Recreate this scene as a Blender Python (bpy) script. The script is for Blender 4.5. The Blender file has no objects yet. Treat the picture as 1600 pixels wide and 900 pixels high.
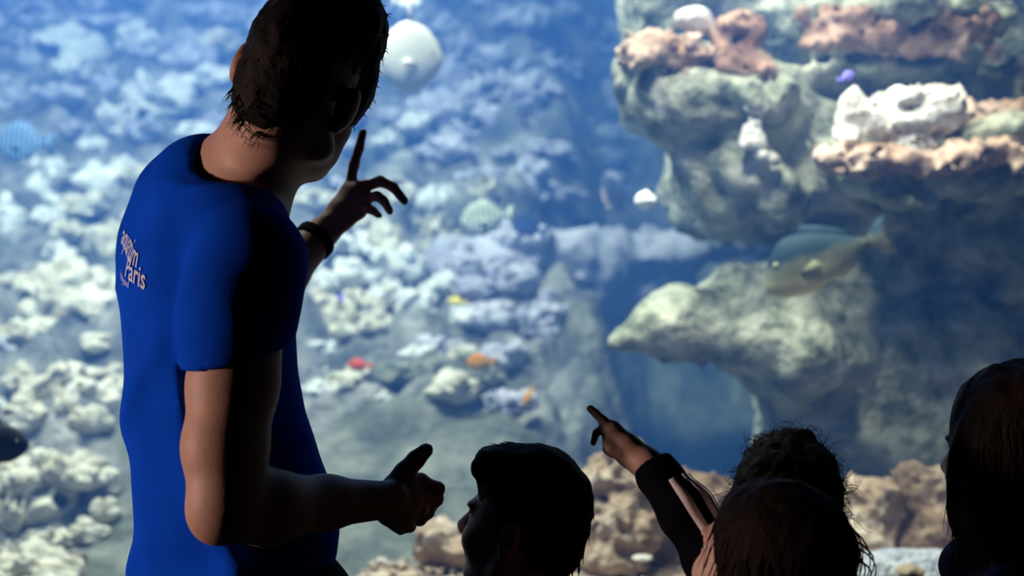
import bpy, math, random, time
import numpy as np
from mathutils import Vector, Matrix
from mathutils.bvhtree import BVHTree
T0 = time.time(); WATER = True
scene = bpy.context.scene
COL = scene.collection

# ------------------------------------------------------------------ camera
F = 2222.2            # focal length in photo pixels (1600 wide)
CZ = 1.40             # camera height
cam = bpy.data.objects.new('camera', bpy.data.cameras.new('camera'))
COL.objects.link(cam)
cam.location = (0, 0, CZ)
cam.rotation_euler = (math.pi / 2, 0, 0)
cam.data.sensor_width = 36.0
cam.data.lens = 50.0
cam.data.clip_start = 0.05
cam.data.dof.use_dof = True
cam.data.dof.focus_distance = 2.0
cam.data.dof.aperture_fstop = 2.9
scene.camera = cam

def P(px, py, Y):
    """photo pixel + distance in front of the camera -> world point"""
    return np.array(((px - 800) / F * Y, Y, CZ - (py - 450) / F * Y))

# ------------------------------------------------------------------ world, lights, exposure
world = bpy.data.worlds.new('world')
scene.world = world
world.use_nodes = True
world.node_tree.nodes['Background'].inputs[0].default_value = (0.02, 0.03, 0.05, 1)
world.node_tree.nodes['Background'].inputs[1].default_value = 0.02
vs = scene.view_settings
vs.view_transform = 'Standard'
vs.look = 'None'
vs.gamma = 1.0
vs.exposure = 0.0
vs.use_curve_mapping = False
try:
    scene.cycles.use_denoising = True
    scene.cycles.denoiser = 'OPENIMAGEDENOISE'
    scene.cycles.max_bounces = 6
    scene.cycles.volume_bounces = 1
    scene.cycles.transparent_max_bounces = 16
    scene.cycles.caustics_reflective = False
    scene.cycles.caustics_refractive = False
except Exception:
    pass

def aim(o, target):
    d = Vector(target) - o.location
    o.rotation_euler = d.to_track_quat('-Z', 'Y').to_euler()

def area_light(name, loc, target, sx, sy, power, color):
    l = bpy.data.lights.new(name, 'AREA')
    l.shape = 'RECTANGLE'; l.size = sx; l.size_y = sy
    l.energy = power; l.color = color
    o = bpy.data.objects.new(name, l); COL.objects.link(o)
    o.location = loc; aim(o, target)
    return o

def spot_light(name, loc, target, power, color, angle, blend=0.5, radius=0.1):
    l = bpy.data.lights.new(name, 'SPOT')
    l.energy = power; l.color = color
    l.spot_size = math.radians(angle); l.spot_blend = blend
    l.shadow_soft_size = radius
    o = bpy.data.objects.new(name, l); COL.objects.link(o)
    o.location = loc; aim(o, target)
    return o

# lamps over the tank, plus an added fill spot inside it (left reef flooded, right outcrop dimmer with a warm spot)
area_light('tank_flood_lamp', (-1.3, 3.9, 4.7), (-1.15, 4.95, 1.05), 2.2, 0.5, 450, (1.0, 0.93, 0.83))
area_light('tank_flood_lamp', (-1.5, 7.0, 4.9), (-1.5, 7.4, 2.0), 2.0, 0.5, 16, (0.94, 0.94, 1.0))
spot_light('tank_spot', (1.35, 3.55, 4.5), (1.18, 4.05, 1.85), 170, (1.0, 0.86, 0.74), 42, 0.7, 0.06)
spot_light('tank_spot', (0.40, 3.20, 2.65), (1.05, 4.30, 1.25), 95, (1.0, 0.95, 0.86), 62, 0.7, 0.08)  # added fill inside the tank, brightens the outcrop face and spur from the front
spot_light('tank_spot', (0.8, 3.45, 4.3), (0.85, 3.72, 0.7), 150, (1.0, 0.93, 0.82), 44, 0.8, 0.06)
# warm light across the visitors' hall, low and far to the left
spot_light('hall_lamp', (-3.1, 1.28, 1.40), (-0.1, 1.70, 1.25), 240, (1.0, 0.69, 0.59), 28, 0.4, 0.12)

# ------------------------------------------------------------------ materials
MATS = {}
def new_mat(name):
    m = bpy.data.materials.new(name); m.use_nodes = True
    m.node_tree.nodes.clear()
    return m, m.node_tree.nodes, m.node_tree.links

def mat(name, color, rough=0.7, var=0.15, scale=8.0, spec=0.3, bump=0.0, bscale=60.0, metallic=0.0, sheen=0.0, sss=0.0):
    """principled material with noise-driven colour variation and optional relief"""
    if name in MATS: return MATS[name]
    m, N, L = new_mat(name)
    out = N.new('ShaderNodeOutputMaterial'); b = N.new('ShaderNodeBsdfPrincipled')
    L.new(b.outputs[0], out.inputs[0])
    tc = N.new('ShaderNodeTexCoord'); nz = N.new('ShaderNodeTexNoise')
    nz.inputs['Scale'].default_value = scale; nz.inputs['Detail'].default_value = 4
    L.new(tc.outputs['Object'], nz.inputs['Vector'])
    r = N.new('ShaderNodeValToRGB')
    c = np.array(color)
    r.color_ramp.elements[0].position = 0.3; r.color_ramp.elements[1].position = 0.7
    r.color_ramp.elements[0].color = (*(c * (1 - var)), 1); r.color_ramp.elements[1].color = (*np.clip(c * (1 + var), 0, 1), 1)
    L.new(nz.outputs['Fac'], r.inputs[0]); L.new(r.outputs[0], b.inputs['Base Color'])
    b.inputs['Roughness'].default_value = rough
    b.inputs['Specular IOR Level'].default_value = spec
    b.inputs['Metallic'].default_value = metallic
    if sheen: b.inputs['Sheen Weight'].default_value = sheen
    if sss:
        b.inputs['Subsurface Weight'].default_value = sss
        b.inputs['Subsurface Radius'].default_value = (0.012, 0.004, 0.002)
        b.inputs['Subsurface Scale'].default_value = 0.5
    if bump:
        n2 = N.new('ShaderNodeTexNoise'); n2.inputs['Scale'].default_value = bscale; n2.inputs['Detail'].default_value = 5
        L.new(tc.outputs['Object'], n2.inputs['Vector'])
        bp = N.new('ShaderNodeBump'); bp.inputs['Strength'].default_value = bump; bp.inputs['Distance'].default_value = 0.01
        L.new(n2.outputs['Fac'], bp.inputs['Height']); L.new(bp.outputs[0], b.inputs['Normal'])
    MATS[name] = m
    return m

def rock_mat(name, stops, scale=7.0, bump=0.6, bscale=30.0, detail=6, coord='Object'):
    """mottled stone: noise through a colour ramp plus pitted relief"""
    if name in MATS: return MATS[name]
    m, N, L = new_mat(name)
    out = N.new('ShaderNodeOutputMaterial'); b = N.new('ShaderNodeBsdfPrincipled')
    L.new(b.outputs[0], out.inputs[0])
    b.inputs['Roughness'].default_value = 0.9; b.inputs['Specular IOR Level'].default_value = 0.15
    tc = N.new('ShaderNodeTexCoord')
    oi = N.new('ShaderNodeObjectInfo')
    add = N.new('ShaderNodeVectorMath'); add.operation = 'ADD'
    mul = N.new('ShaderNodeVectorMath'); mul.operation = 'SCALE'; mul.inputs['Scale'].default_value = 30
    L.new(oi.outputs['Random'], mul.inputs[0]); L.new(tc.outputs[coord], add.inputs[0]); L.new(mul.outputs[0], add.inputs[1])
    nz = N.new('ShaderNodeTexNoise'); nz.inputs['Scale'].default_value = scale; nz.inputs['Detail'].default_value = detail
    nz.inputs['Roughness'].default_value = 0.62
    L.new(add.outputs[0], nz.inputs['Vector'])
    r = N.new('ShaderNodeValToRGB')
    while len(r.color_ramp.elements) < len(stops): r.color_ramp.elements.new(0.5)
    for e, (p, c) in zip(r.color_ramp.elements, stops):
        e.position = p; e.color = (*c, 1)
    L.new(nz.outputs['Fac'], r.inputs[0]); L.new(r.outputs[0], b.inputs['Base Color'])
    n2 = N.new('ShaderNodeTexNoise'); n2.inputs['Scale'].default_value = bscale; n2.inputs['Detail'].default_value = 6
    L.new(add.outputs[0], n2.inputs['Vector'])
    bp = N.new('ShaderNodeBump'); bp.inputs['Strength'].default_value = bump; bp.inputs['Distance'].default_value = 0.03
    L.new(n2.outputs['Fac'], bp.inputs['Height']); L.new(bp.outputs[0], b.inputs['Normal'])
    MATS[name] = m
    return m

# ------------------------------------------------------------------ object helpers
def raw_mesh(name, V, Fq, smooth=True):
    me = bpy.data.meshes.new(name)
    V = np.asarray(V, np.float32)
    if isinstance(Fq, np.ndarray):
        n, k = Fq.shape
        me.vertices.add(len(V)); me.vertices.foreach_set('co', V.ravel())
        me.loops.add(n * k); me.loops.foreach_set('vertex_index', Fq.astype(np.int32).ravel())
        me.polygons.add(n)
        me.polygons.foreach_set('loop_start', np.arange(0, n * k, k, dtype=np.int32))
        me.polygons.foreach_set('loop_total', np.full(n, k, dtype=np.int32))
        me.update(calc_edges=True); me.validate()
    else:
        me.from_pydata([tuple(v) for v in V], [], Fq); me.update()
    if smooth: me.polygons.foreach_set('use_smooth', np.ones(len(me.polygons), bool))
    return me

def link(name, me, m=None, parent=None, loc=None):
    o = bpy.data.objects.new(name, me); COL.objects.link(o)
    if m is not None and me is not None and not me.materials: me.materials.append(m)
    if loc is not None: o.location = loc
    if parent is not None: o.parent = parent
    return o

def world_part(name, V, Fq, m, parent, smooth=True):
    """a part given in world coordinates under a root Empty that is not rotated"""
    V = np.asarray(V, float) - np.array(parent.matrix_basis.translation)
    return link(name, raw_mesh(name, V, Fq, smooth), m, parent)

def tag(o, label=None, cat=None, group=None, kind=None):
    if label: o['label'] = label
    if cat: o['category'] = cat
    if group: o['group'] = group
    if kind: o['kind'] = kind
    return o

def empty(name, loc):
    o = bpy.data.objects.new(name, None); COL.objects.link(o); o.location = loc
    o.empty_display_size = 0.1
    return o

def box_mesh(lo, hi):
    x0, y0, z0 = lo; x1, y1, z1 = hi
    V = [(x0,y0,z0),(x1,y0,z0),(x1,y1,z0),(x0,y1,z0),(x0,y0,z1),(x1,y0,z1),(x1,y1,z1),(x0,y1,z1)]
    return V, np.array([(0,3,2,1),(4,5,6,7),(0,1,5,4),(1,2,6,5),(2,3,7,6),(3,0,4,7)])

def box(name, lo, hi, m, parent=None):
    V, Fq = box_mesh(lo, hi)
    return link(name, raw_mesh(name, V, Fq, False), m, parent)

# ------------------------------------------------------------------ numpy noise + signed distance toolkit
rng = np.random.default_rng(7)
LAT = rng.random((64, 64, 64)).astype(np.float32)
def vnoise(p):
    """value noise in 0..1, p (N,3)"""
    i = np.floor(p).astype(np.int32); f = (p - i).astype(np.float32)
    f = f * f * (3 - 2 * f)
    i0 = i & 63; i1 = (i + 1) & 63
    x0, y0, z0 = i0.T; x1, y1, z1 = i1.T
    fx, fy, fz = f.T
    a = LAT[x0, y0, z0] * (1 - fx) + LAT[x1, y0, z0] * fx
    b = LAT[x0, y1, z0] * (1 - fx) + LAT[x1, y1, z0] * fx
    c = LAT[x0, y0, z1] * (1 - fx) + LAT[x1, y0, z1] * fx
    d = LAT[x0, y1, z1] * (1 - fx) + LAT[x1, y1, z1] * fx
    a = a * (1 - fy) + b * fy; c = c * (1 - fy) + d * fy
    return a * (1 - fz) + c * fz
def fbm(p, oct=3):
    s = 0; a = 0.5; t = 0
    for o in range(oct):
        s = s + a * vnoise(p * (2.03 ** o) + 17.3 * o); t += a; a *= 0.5
    return s / t - 0.5
def smin(a, b, k):
    h = np.clip(0.5 + 0.5 * (b - a) / k, 0, 1)
    return b + (a - b) * h - k * h * (1 - h)
def smax(a, b, k): return -smin(-a, -b, k)

class Shape:
    """ordered list of signed-distance primitives blended together"""
    def __init__(self, k=0.02, unit=1.0): self.items = []; self.k = k * unit; self.unit = unit; self.post = None; self.pts = []
    def add(self, fn, c, r, k=None, op='u'):
        self.items.append((fn, np.asarray(c, float), r, self.k if k is None else k, op))
        if op == 'u': self.pts.append(np.asarray(c, float) - r); self.pts.append(np.asarray(c, float) + r)
        return self
    def cone(self, a, b, ra, rb, k=None, op='u'):
        a = np.asarray(a, float); b = np.asarray(b, float); ra *= self.unit; rb *= self.unit; ab = b - a; L2 = max(ab @ ab, 1e-9)
        def fn(p):
            t = np.clip((p - a) @ ab / L2, 0, 1)
            return np.linalg.norm(p - a - t[:, None] * ab, axis=1) - (ra + (rb - ra) * t)
        return self.add(fn, (a + b) / 2, np.sqrt(L2) / 2 + max(ra, rb), k, op)
    def chain(self, pts, rs, k=None):
        for a, b, ra, rb in zip(pts, pts[1:], rs, rs[1:]): self.cone(a, b, ra, rb, k)
        return self
    def ell(self, c, r, R=None, k=None, op='u'):
        c = np.asarray(c, float); r = np.asarray(r, float) * self.unit
        M = np.eye(3) if R is None else np.asarray(R)      # columns = local axes in world
        mn = r.min()
        def fn(p):
            q = (p - c) @ M
            k0 = np.linalg.norm(q / r, axis=1); k1 = np.linalg.norm(q / (r * r), axis=1)
            return np.where(k0 < 1e-4, -mn, k0 * (k0 - 1) / np.maximum(k1, 1e-6))
        return self.add(fn, c, r.max(), k, op)
    def boxr(self, c, h, rad=0.02, R=None, k=None, op='u'):
        c = np.asarray(c, float); rad = rad * self.unit; h = np.asarray(h, float) * self.unit - rad
        M = np.eye(3) if R is None else np.asarray(R)
        def fn(p):
            q = np.abs((p - c) @ M) - h
            return np.linalg.norm(np.maximum(q, 0), axis=1) + np.minimum(q.max(axis=1), 0) - rad
        return self.add(fn, c, np.linalg.norm(h) + rad, k, op)
    def slab(self, c, n, k=0.005):
        """cut away everything on the +n side of the plane"""
        c = np.asarray(c, float); n = np.asarray(n, float); n = n / np.linalg.norm(n)
        self.items.append((lambda p: -((p - c) @ n), c, 1e6, k, 's'))
        return self
    def __call__(self, p):
        cc = p.mean(axis=0); cr = np.linalg.norm(p - cc, axis=1).max()
        d = np.full(len(p), 1.0)
        for fn, c, r, k, op in self.items:
            if np.linalg.norm(cc - c) - r - cr > 0.12 + 2 * k and r < 1e5: continue
            if op == 'u': d = smin(d, fn(p), k)
            else: d = smax(d, -fn(p), k)
        if self.post is not None: d = self.post(p, d)
        return d
    def bounds(self, pad):
        A = np.array(self.pts); return A.min(0) - pad, A.max(0) + pad

def sdf_mesh(f, lo, hi, vox, slack=1.4, smooth=1):
    """surface nets over sparse 8-cell blocks"""
    B = 8
    lo = np.asarray(lo, float); hi = np.asarray(hi, float)
    nb = np.maximum(np.ceil((hi - lo) / (vox * B)).astype(int), 1); n = nb * B
    bi = np.stack(np.meshgrid(*[np.arange(k) for k in nb], indexing='ij'), -1).reshape(-1, 3)
    cen = lo + (bi + 0.5) * B * vox
    dc = np.concatenate([f(cen[i:i + 4000]) for i in range(0, len(cen), 4000)])
    half = B * vox * math.sqrt(3) / 2
    V = np.ones(n + 1, np.float32)
    inside = (dc < 0).reshape(nb)
    V[:-1, :-1, :-1] = np.where(np.repeat(np.repeat(np.repeat(inside, B, 0), B, 1), B, 2), -1, 1)
    act = bi[np.abs(dc) < half * slack + 0.01]
    off = np.stack(np.meshgrid(*[np.arange(B + 1)] * 3, indexing='ij'), -1).reshape(-1, 3)
    for s in range(0, len(act), 48):
        idx = (act[s:s + 48, None, :] * B + off[None]).reshape(-1, 3)
        V[idx[:, 0], idx[:, 1], idx[:, 2]] = f(lo + idx * vox)
    S = V < 0
    cnt = np.zeros(n, np.int8)
    for a in (0, 1):
        for b in (0, 1):
            for c in (0, 1):
                cnt += S[a:a + n[0], b:b + n[1], c:c + n[2]]
    cells = np.argwhere((cnt > 0) & (cnt < 8))
    if len(cells) == 0: raise RuntimeError('empty surface')
    corners = np.array([(a, b, c) for a in (0, 1) for b in (0, 1) for c in (0, 1)])
    cv = np.stack([V[cells[:, 0] + a, cells[:, 1] + b, cells[:, 2] + c] for a, b, c in corners], 1)
    acc = np.zeros((len(cells), 3)); num = np.zeros(len(cells))
    for i in range(8):
        for j in range(i + 1, 8):
            if np.abs(corners[i] - corners[j]).sum() != 1: continue
            va, vb = cv[:, i], cv[:, j]
            m = (va < 0) != (vb < 0)
            t = np.where(m, va / np.where(m, va - vb, 1), 0)
            acc += np.where(m[:, None], corners[i] + t[:, None] * (corners[j] - corners[i]), 0); num += m
    verts = lo + (cells + acc / num[:, None]) * vox
    ID = np.full(n, -1, np.int32); ID[cells[:, 0], cells[:, 1], cells[:, 2]] = np.arange(len(cells))
    quads = []
    for ax in range(3):
        u, v = (ax + 1) % 3, (ax + 2) % 3
        sl = [slice(0, k) for k in n]; sh = list(sl); sh[ax] = slice(1, n[ax] + 1)
        A = S[tuple(sl)]; Bv = S[tuple(sh)]
        e = np.argwhere(A != Bv)
        e = e[(e[:, u] > 0) & (e[:, v] > 0)]
        def g(du, dv):
            q = e.copy(); q[:, u] -= du; q[:, v] -= dv
            return ID[q[:, 0], q[:, 1], q[:, 2]]
        Q = np.stack([g(1, 1), g(0, 1), g(0, 0), g(1, 0)], 1)
        flip = ~A[e[:, 0], e[:, 1], e[:, 2]]
        Q[flip] = Q[flip][:, ::-1]
        quads.append(Q)
    Q = np.concatenate(quads); Q = Q[(Q >= 0).all(1)]
    for _ in range(smooth):
        s_ = np.zeros_like(verts); w = np.zeros(len(verts))
        for a in range(4):
            np.add.at(s_, Q[:, a], verts[Q[:, (a + 1) % 4]] + verts[Q[:, a - 1]]); np.add.at(w, Q[:, a], 2)
        verts = 0.5 * verts + 0.5 * s_ / np.maximum(w, 1)[:, None]
    return verts, Q

def shape_mesh(sh, vox, pad=None, **kw):
    lo, hi = sh.bounds(vox * 3 if pad is None else pad)
    return sdf_mesh(sh, lo, hi, vox, **kw)

def tube(points, radii, sides=5):
    """tapered tube along a polyline -> verts, quads"""
    pts = np.asarray(points, float); n = len(pts)
    tan = np.gradient(pts, axis=0); tan /= np.linalg.norm(tan, axis=1)[:, None] + 1e-9
    ref = np.array((0.3, 0.2, 0.93)); ref = ref if abs(tan[0] @ ref) < 0.9 else np.array((1.0, 0, 0))
    u = np.cross(tan, ref); u /= np.linalg.norm(u, axis=1)[:, None] + 1e-9
    v = np.cross(tan, u)
    a = np.linspace(0, 2 * math.pi, sides, endpoint=False)
    V = (pts[:, None] + np.asarray(radii, float)[:, None, None] * (np.cos(a)[None, :, None] * u[:, None] + np.sin(a)[None, :, None] * v[:, None])).reshape(-1, 3)
    i = np.arange(n - 1)[:, None] * sides; j = np.arange(sides)[None]; j2 = (j + 1) % sides
    Q = np.stack([i + j, i + j2, i + sides + j2, i + sides + j], -1).reshape(-1, 4)
    return V, Q

def join(parts):
    Vs, Qs, o = [], [], 0
    for V, Q in parts:
        Vs.append(np.asarray(V)); Qs.append(np.asarray(Q) + o); o += len(V)
    return np.concatenate(Vs), np.concatenate(Qs)

def frame(yaw, pitch=0.0, roll=0.0):
    """columns = forward, left, up. yaw 0 faces away from the camera (+Y), positive to the left;
    pitch up positive; roll positive = head tips to its right"""
    y, p, r = (math.radians(a) for a in (yaw, pitch, roll))
    fwd = np.array((-math.sin(y), math.cos(y), 0)); left = np.array((-math.cos(y), -math.sin(y), 0)); up = np.array((0, 0, 1.0))
    fwd, up = math.cos(p) * fwd + math.sin(p) * up, math.cos(p) * up - math.sin(p) * fwd
    up, left = math.cos(r) * up - math.sin(r) * left, math.cos(r) * left + math.sin(r) * up
    return np.stack([fwd, left, up], 1)

# ================================================================== STRUCTURE: visitors' hall
m_wall = mat('hall_wall', (0.020, 0.022, 0.028), 0.85, 0.2, 3, bump=0.1)
m_floor = mat('hall_carpet', (0.018, 0.018, 0.022), 0.95, 0.3, 40, bump=0.3, bscale=250)
m_frame = mat('window_frame', (0.03, 0.03, 0.035), 0.6, 0.1, 6)
GY = 3.0                                   # glass plane
def st(o, label=None): return tag(o, label, kind='structure')
st(box('floor', (-4, -3, -0.12), (4, GY, 0), m_floor))
st(box('ceiling', (-4, -3, 3.3), (4, GY, 3.42), m_wall))
st(box('wall_left', (-4.12, -3, 0), (-4, GY, 3.3), m_wall))
st(box('wall_right', (4, -3, 0), (4.12, GY, 3.3), m_wall))
st(box('wall_back', (-4, -3.12, 0), (4, -3, 3.3), m_wall))
# the wall around the viewing window
WX, WZ0, WZ1 = 3.0, 0.42, 2.85
wf = st(box('wall_front', (-4, GY, 0), (4, GY + 0.09, WZ0), m_wall))
for lo, hi in (((-4, GY, WZ1), (4, GY + 0.09, 3.3)), ((-4, GY, WZ0), (-WX, GY + 0.09, WZ1)), ((WX, GY, WZ0), (4, GY + 0.09, WZ1))):
    box('wall_panel', lo, hi, m_wall, wf)
w1 = empty('window_1', (0, GY, 0)); st(w1, 'large viewing window of the aquarium tank')
for lo, hi in (((-WX, -0.03, WZ0), (WX, 0.0, WZ0 + 0.06)), ((-WX, -0.03, WZ1 - 0.06), (WX, 0.0, WZ1)),
               ((-WX, -0.03, WZ0 + 0.06), (-WX + 0.06, 0.0, WZ1 - 0.06)), ((WX - 0.06, -0.03, WZ0 + 0.06), (WX, 0.0, WZ1 - 0.06))):
    box('frame_bar', lo, hi, m_frame, w1)
# clear acrylic pane: see-through with a faint mirror sheen
m_glass, N, L = new_mat('acrylic_pane')
out = N.new('ShaderNodeOutputMaterial'); mx = N.new('ShaderNodeMixShader'); tr = N.new('ShaderNodeBsdfTransparent'); gl = N.new('ShaderNodeBsdfGlossy')
fr = N.new('ShaderNodeFresnel'); fr.inputs[0].default_value = 1.12
tr.inputs[0].default_value = (0.985, 0.993, 0.995, 1); gl.inputs['Roughness'].default_value = 0.02
L.new(fr.outputs[0], mx.inputs[0]); L.new(tr.outputs[0], mx.inputs[1]); L.new(gl.outputs[0], mx.inputs[2]); L.new(mx.outputs[0], out.inputs[0])
box('pane', (-WX, 0.02, WZ0), (WX, 0.09, WZ1), m_glass, w1)

# ================================================================== the tank
m_tank = rock_mat('tank_concrete', ((0.3, (0.10, 0.13, 0.16)), (0.55, (0.20, 0.24, 0.26)), (0.8, (0.34, 0.38, 0.40))), 1.6, 0.8, 9)
TX0, TX1, TY0, TY1, TZ = -4.2, 4.2, GY + 0.09, 9.7, 4.05
st(box('tank_floor', (TX0, TY0, -0.1), (TX1, TY1, 0.02), m_tank))
st(box('tank_wall_left', (TX0 - 0.15, TY0, -0.1), (TX0, TY1 + 0.15, 5.2), m_tank))
st(box('tank_wall_right', (TX1, TY0, -0.1), (TX1 + 0.15, TY1 + 0.15, 5.2), m_tank))
st(box('tank_wall_back', (TX0, TY1, -0.1), (TX1, TY1 + 0.15, 5.2), m_tank))
st(box('tank_wall_front', (TX0, GY - 0.03, 3.42), (TX1, GY + 0.09, 5.2), m_tank))
st(box('tank_ceiling', (TX0 - 0.15, GY + 0.08, 5.2), (TX1 + 0.15, TY1 + 0.15, 5.3), m_wall))
# sea water: absorbs red, scatters blue
m_water, N, L = new_mat('sea_water')
out = N.new('ShaderNodeOutputMaterial'); ad = N.new('ShaderNodeAddShader')
sc_ = N.new('ShaderNodeVolumeScatter'); ab = N.new('ShaderNodeVolumeAbsorption')
sc_.inputs['Color'].default_value = (0.095, 0.305, 1.0, 1); sc_.inputs['Density'].default_value = 0.138
sc_.inputs['Anisotropy'].default_value = 0.0
ab.inputs['Color'].default_value = (0.0, 0.50, 0.98, 1); ab.inputs['Density'].default_value = 0.125
L.new(sc_.outputs[0], ad.inputs[0]); L.new(ab.outputs[0], ad.inputs[1]); L.new(ad.outputs[0], out.inputs['Volume'])
if WATER:
    wt = box('sea_water', (TX0 + 0.002, GY + 0.092, 0.025), (TX1 - 0.002, TY1 - 0.002, TZ), m_water)
    tag(wt, 'clear blue sea water filling the tank behind the glass', 'water', kind='stuff')

# ------------------------------------------------------------------ reef bank (sloping ground of the tank)
def smooth(a, b, x):
    t = np.clip((x - a) / (b - a), 0, 1); return t * t * (3 - 2 * t)
PA = np.array(((3.1, 0.30), (4.1, 0.45), (4.4, 0.62), (4.95, 0.99), (5.25, 1.03), (5.9, 1.40), (7.0, 2.0), (8.4, 2.95), (9.0, 3.45), (9.8, 3.75)))
PB = np.array(((3.1, 0.10), (7.1, 0.14), (7.35, 0.9), (7.5, 1.50), (7.7, 1.62), (8.2, 1.68), (8.7, 1.95), (9.2, 2.7), (9.8, 3.3)))
def bare_face(X, Y):
    """1 on the bare grey front of the bank, 0 where coral rubble covers it"""
    wob = 0.05 * np.sin(X * 7 + 1) + 0.05 * np.sin(X * 17)
    return smooth(-1.50, -1.30, X + 0.1 * np.sin(Y * 9)) * (1 - smooth(4.85, 5.0, Y + wob * 0.6))
def reef_z(X, Y, rough=True):
    X = np.asarray(X, float); Y = np.asarray(Y, float)
    za = np.interp(Y, PA[:, 0], PA[:, 1]); zb = np.interp(Y, PB[:, 0], PB[:, 1])
    w = smooth(0.10, 0.75, X + 0.12 * np.sin(Y * 3.1))
    z = za * (1 - w) + zb * w
    if rough:
        p = np.stack([X, Y, np.zeros_like(X)], -1).reshape(-1, 3)
        bare = bare_face(X, Y)
        n = fbm(p * 2.2, 4).reshape(X.shape) * 0.26
        n2 = (np.abs(fbm(p * 3.4 + 9, 2)) * 2 - 0.3).reshape(X.shape) * 0.30 + (np.abs(fbm(p * 8 + 3, 2)) * 2 - 0.3).reshape(X.shape) * 0.10
        z = z + (n * (1 - 0.5 * bare) + n2 * (1 - 0.8 * bare)) * smooth(3.9, 4.6, Y)
    return z
gx = np.concatenate([np.linspace(TX0 + 0.02, -3.0, 30)[:-1], np.linspace(-3.0, 1.6, 300), np.linspace(1.6, TX1 - 0.02, 50)[1:]]); gy = np.linspace(3.22, TY1 - 0.02, 400)
GXm, GYm = np.meshgrid(gx, gy, indexing='ij')
ZZ = np.clip(reef_z(GXm, GYm), 0.03, 3.95)
V = np.stack([GXm, GYm, ZZ], -1).reshape(-1, 3)
ii = np.arange(len(gx) - 1)[:, None] * len(gy) + np.arange(len(gy) - 1)[None]
Q = np.stack([ii, ii + len(gy), ii + len(gy) + 1, ii + 1], -1).reshape(-1, 4)
m_bank = rock_mat('reef_bank', ((0.28, (0.05, 0.06, 0.055)), (0.45, (0.14, 0.155, 0.13)), (0.6, (0.27, 0.275, 0.235)), (0.78, (0.48, 0.46, 0.40))), 4.5, 1.0, 16)
m_crust = rock_mat('coral_crust_bank', ((0.30, (0.05, 0.06, 0.065)), (0.45, (0.13, 0.14, 0.14)), (0.58, (0.30, 0.30, 0.28)), (0.75, (0.60, 0.58, 0.54))), 5.0, 1.0, 18)
bk = st(link('reef_bank', raw_mesh('reef_bank', V, Q), m_bank), 'rubble bank sloping up to the rear of the tank')
bk.data.materials.append(m_crust)
fc = V[Q].mean(1)
bk.data.polygons.foreach_set('material_index', (bare_face(fc[:, 0], fc[:, 1]) + 0.5 * fbm(fc * 6, 3) < 0.5).astype(np.int32) * np.where((fc[:, 0] + 0.3 * fbm(fc * 3, 2) > 0.25) & (fc[:, 2] < 1.35), 0, 1))  # darker bank stone low in the channel stands in for shade there

def hit_bank(px, py, y0=3.9):
    """where the sight line through a pixel meets the reef bank"""
    Ys = np.arange(y0, 9.7, 0.02)
    X = (px - 800) / F * Ys; Z = CZ - (py - 450) / F * Ys
    below = Z < reef_z(X, Ys, False)
    k = int(np.argmax(below)) if below.any() else len(Ys) - 1
    return Ys[k]

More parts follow.
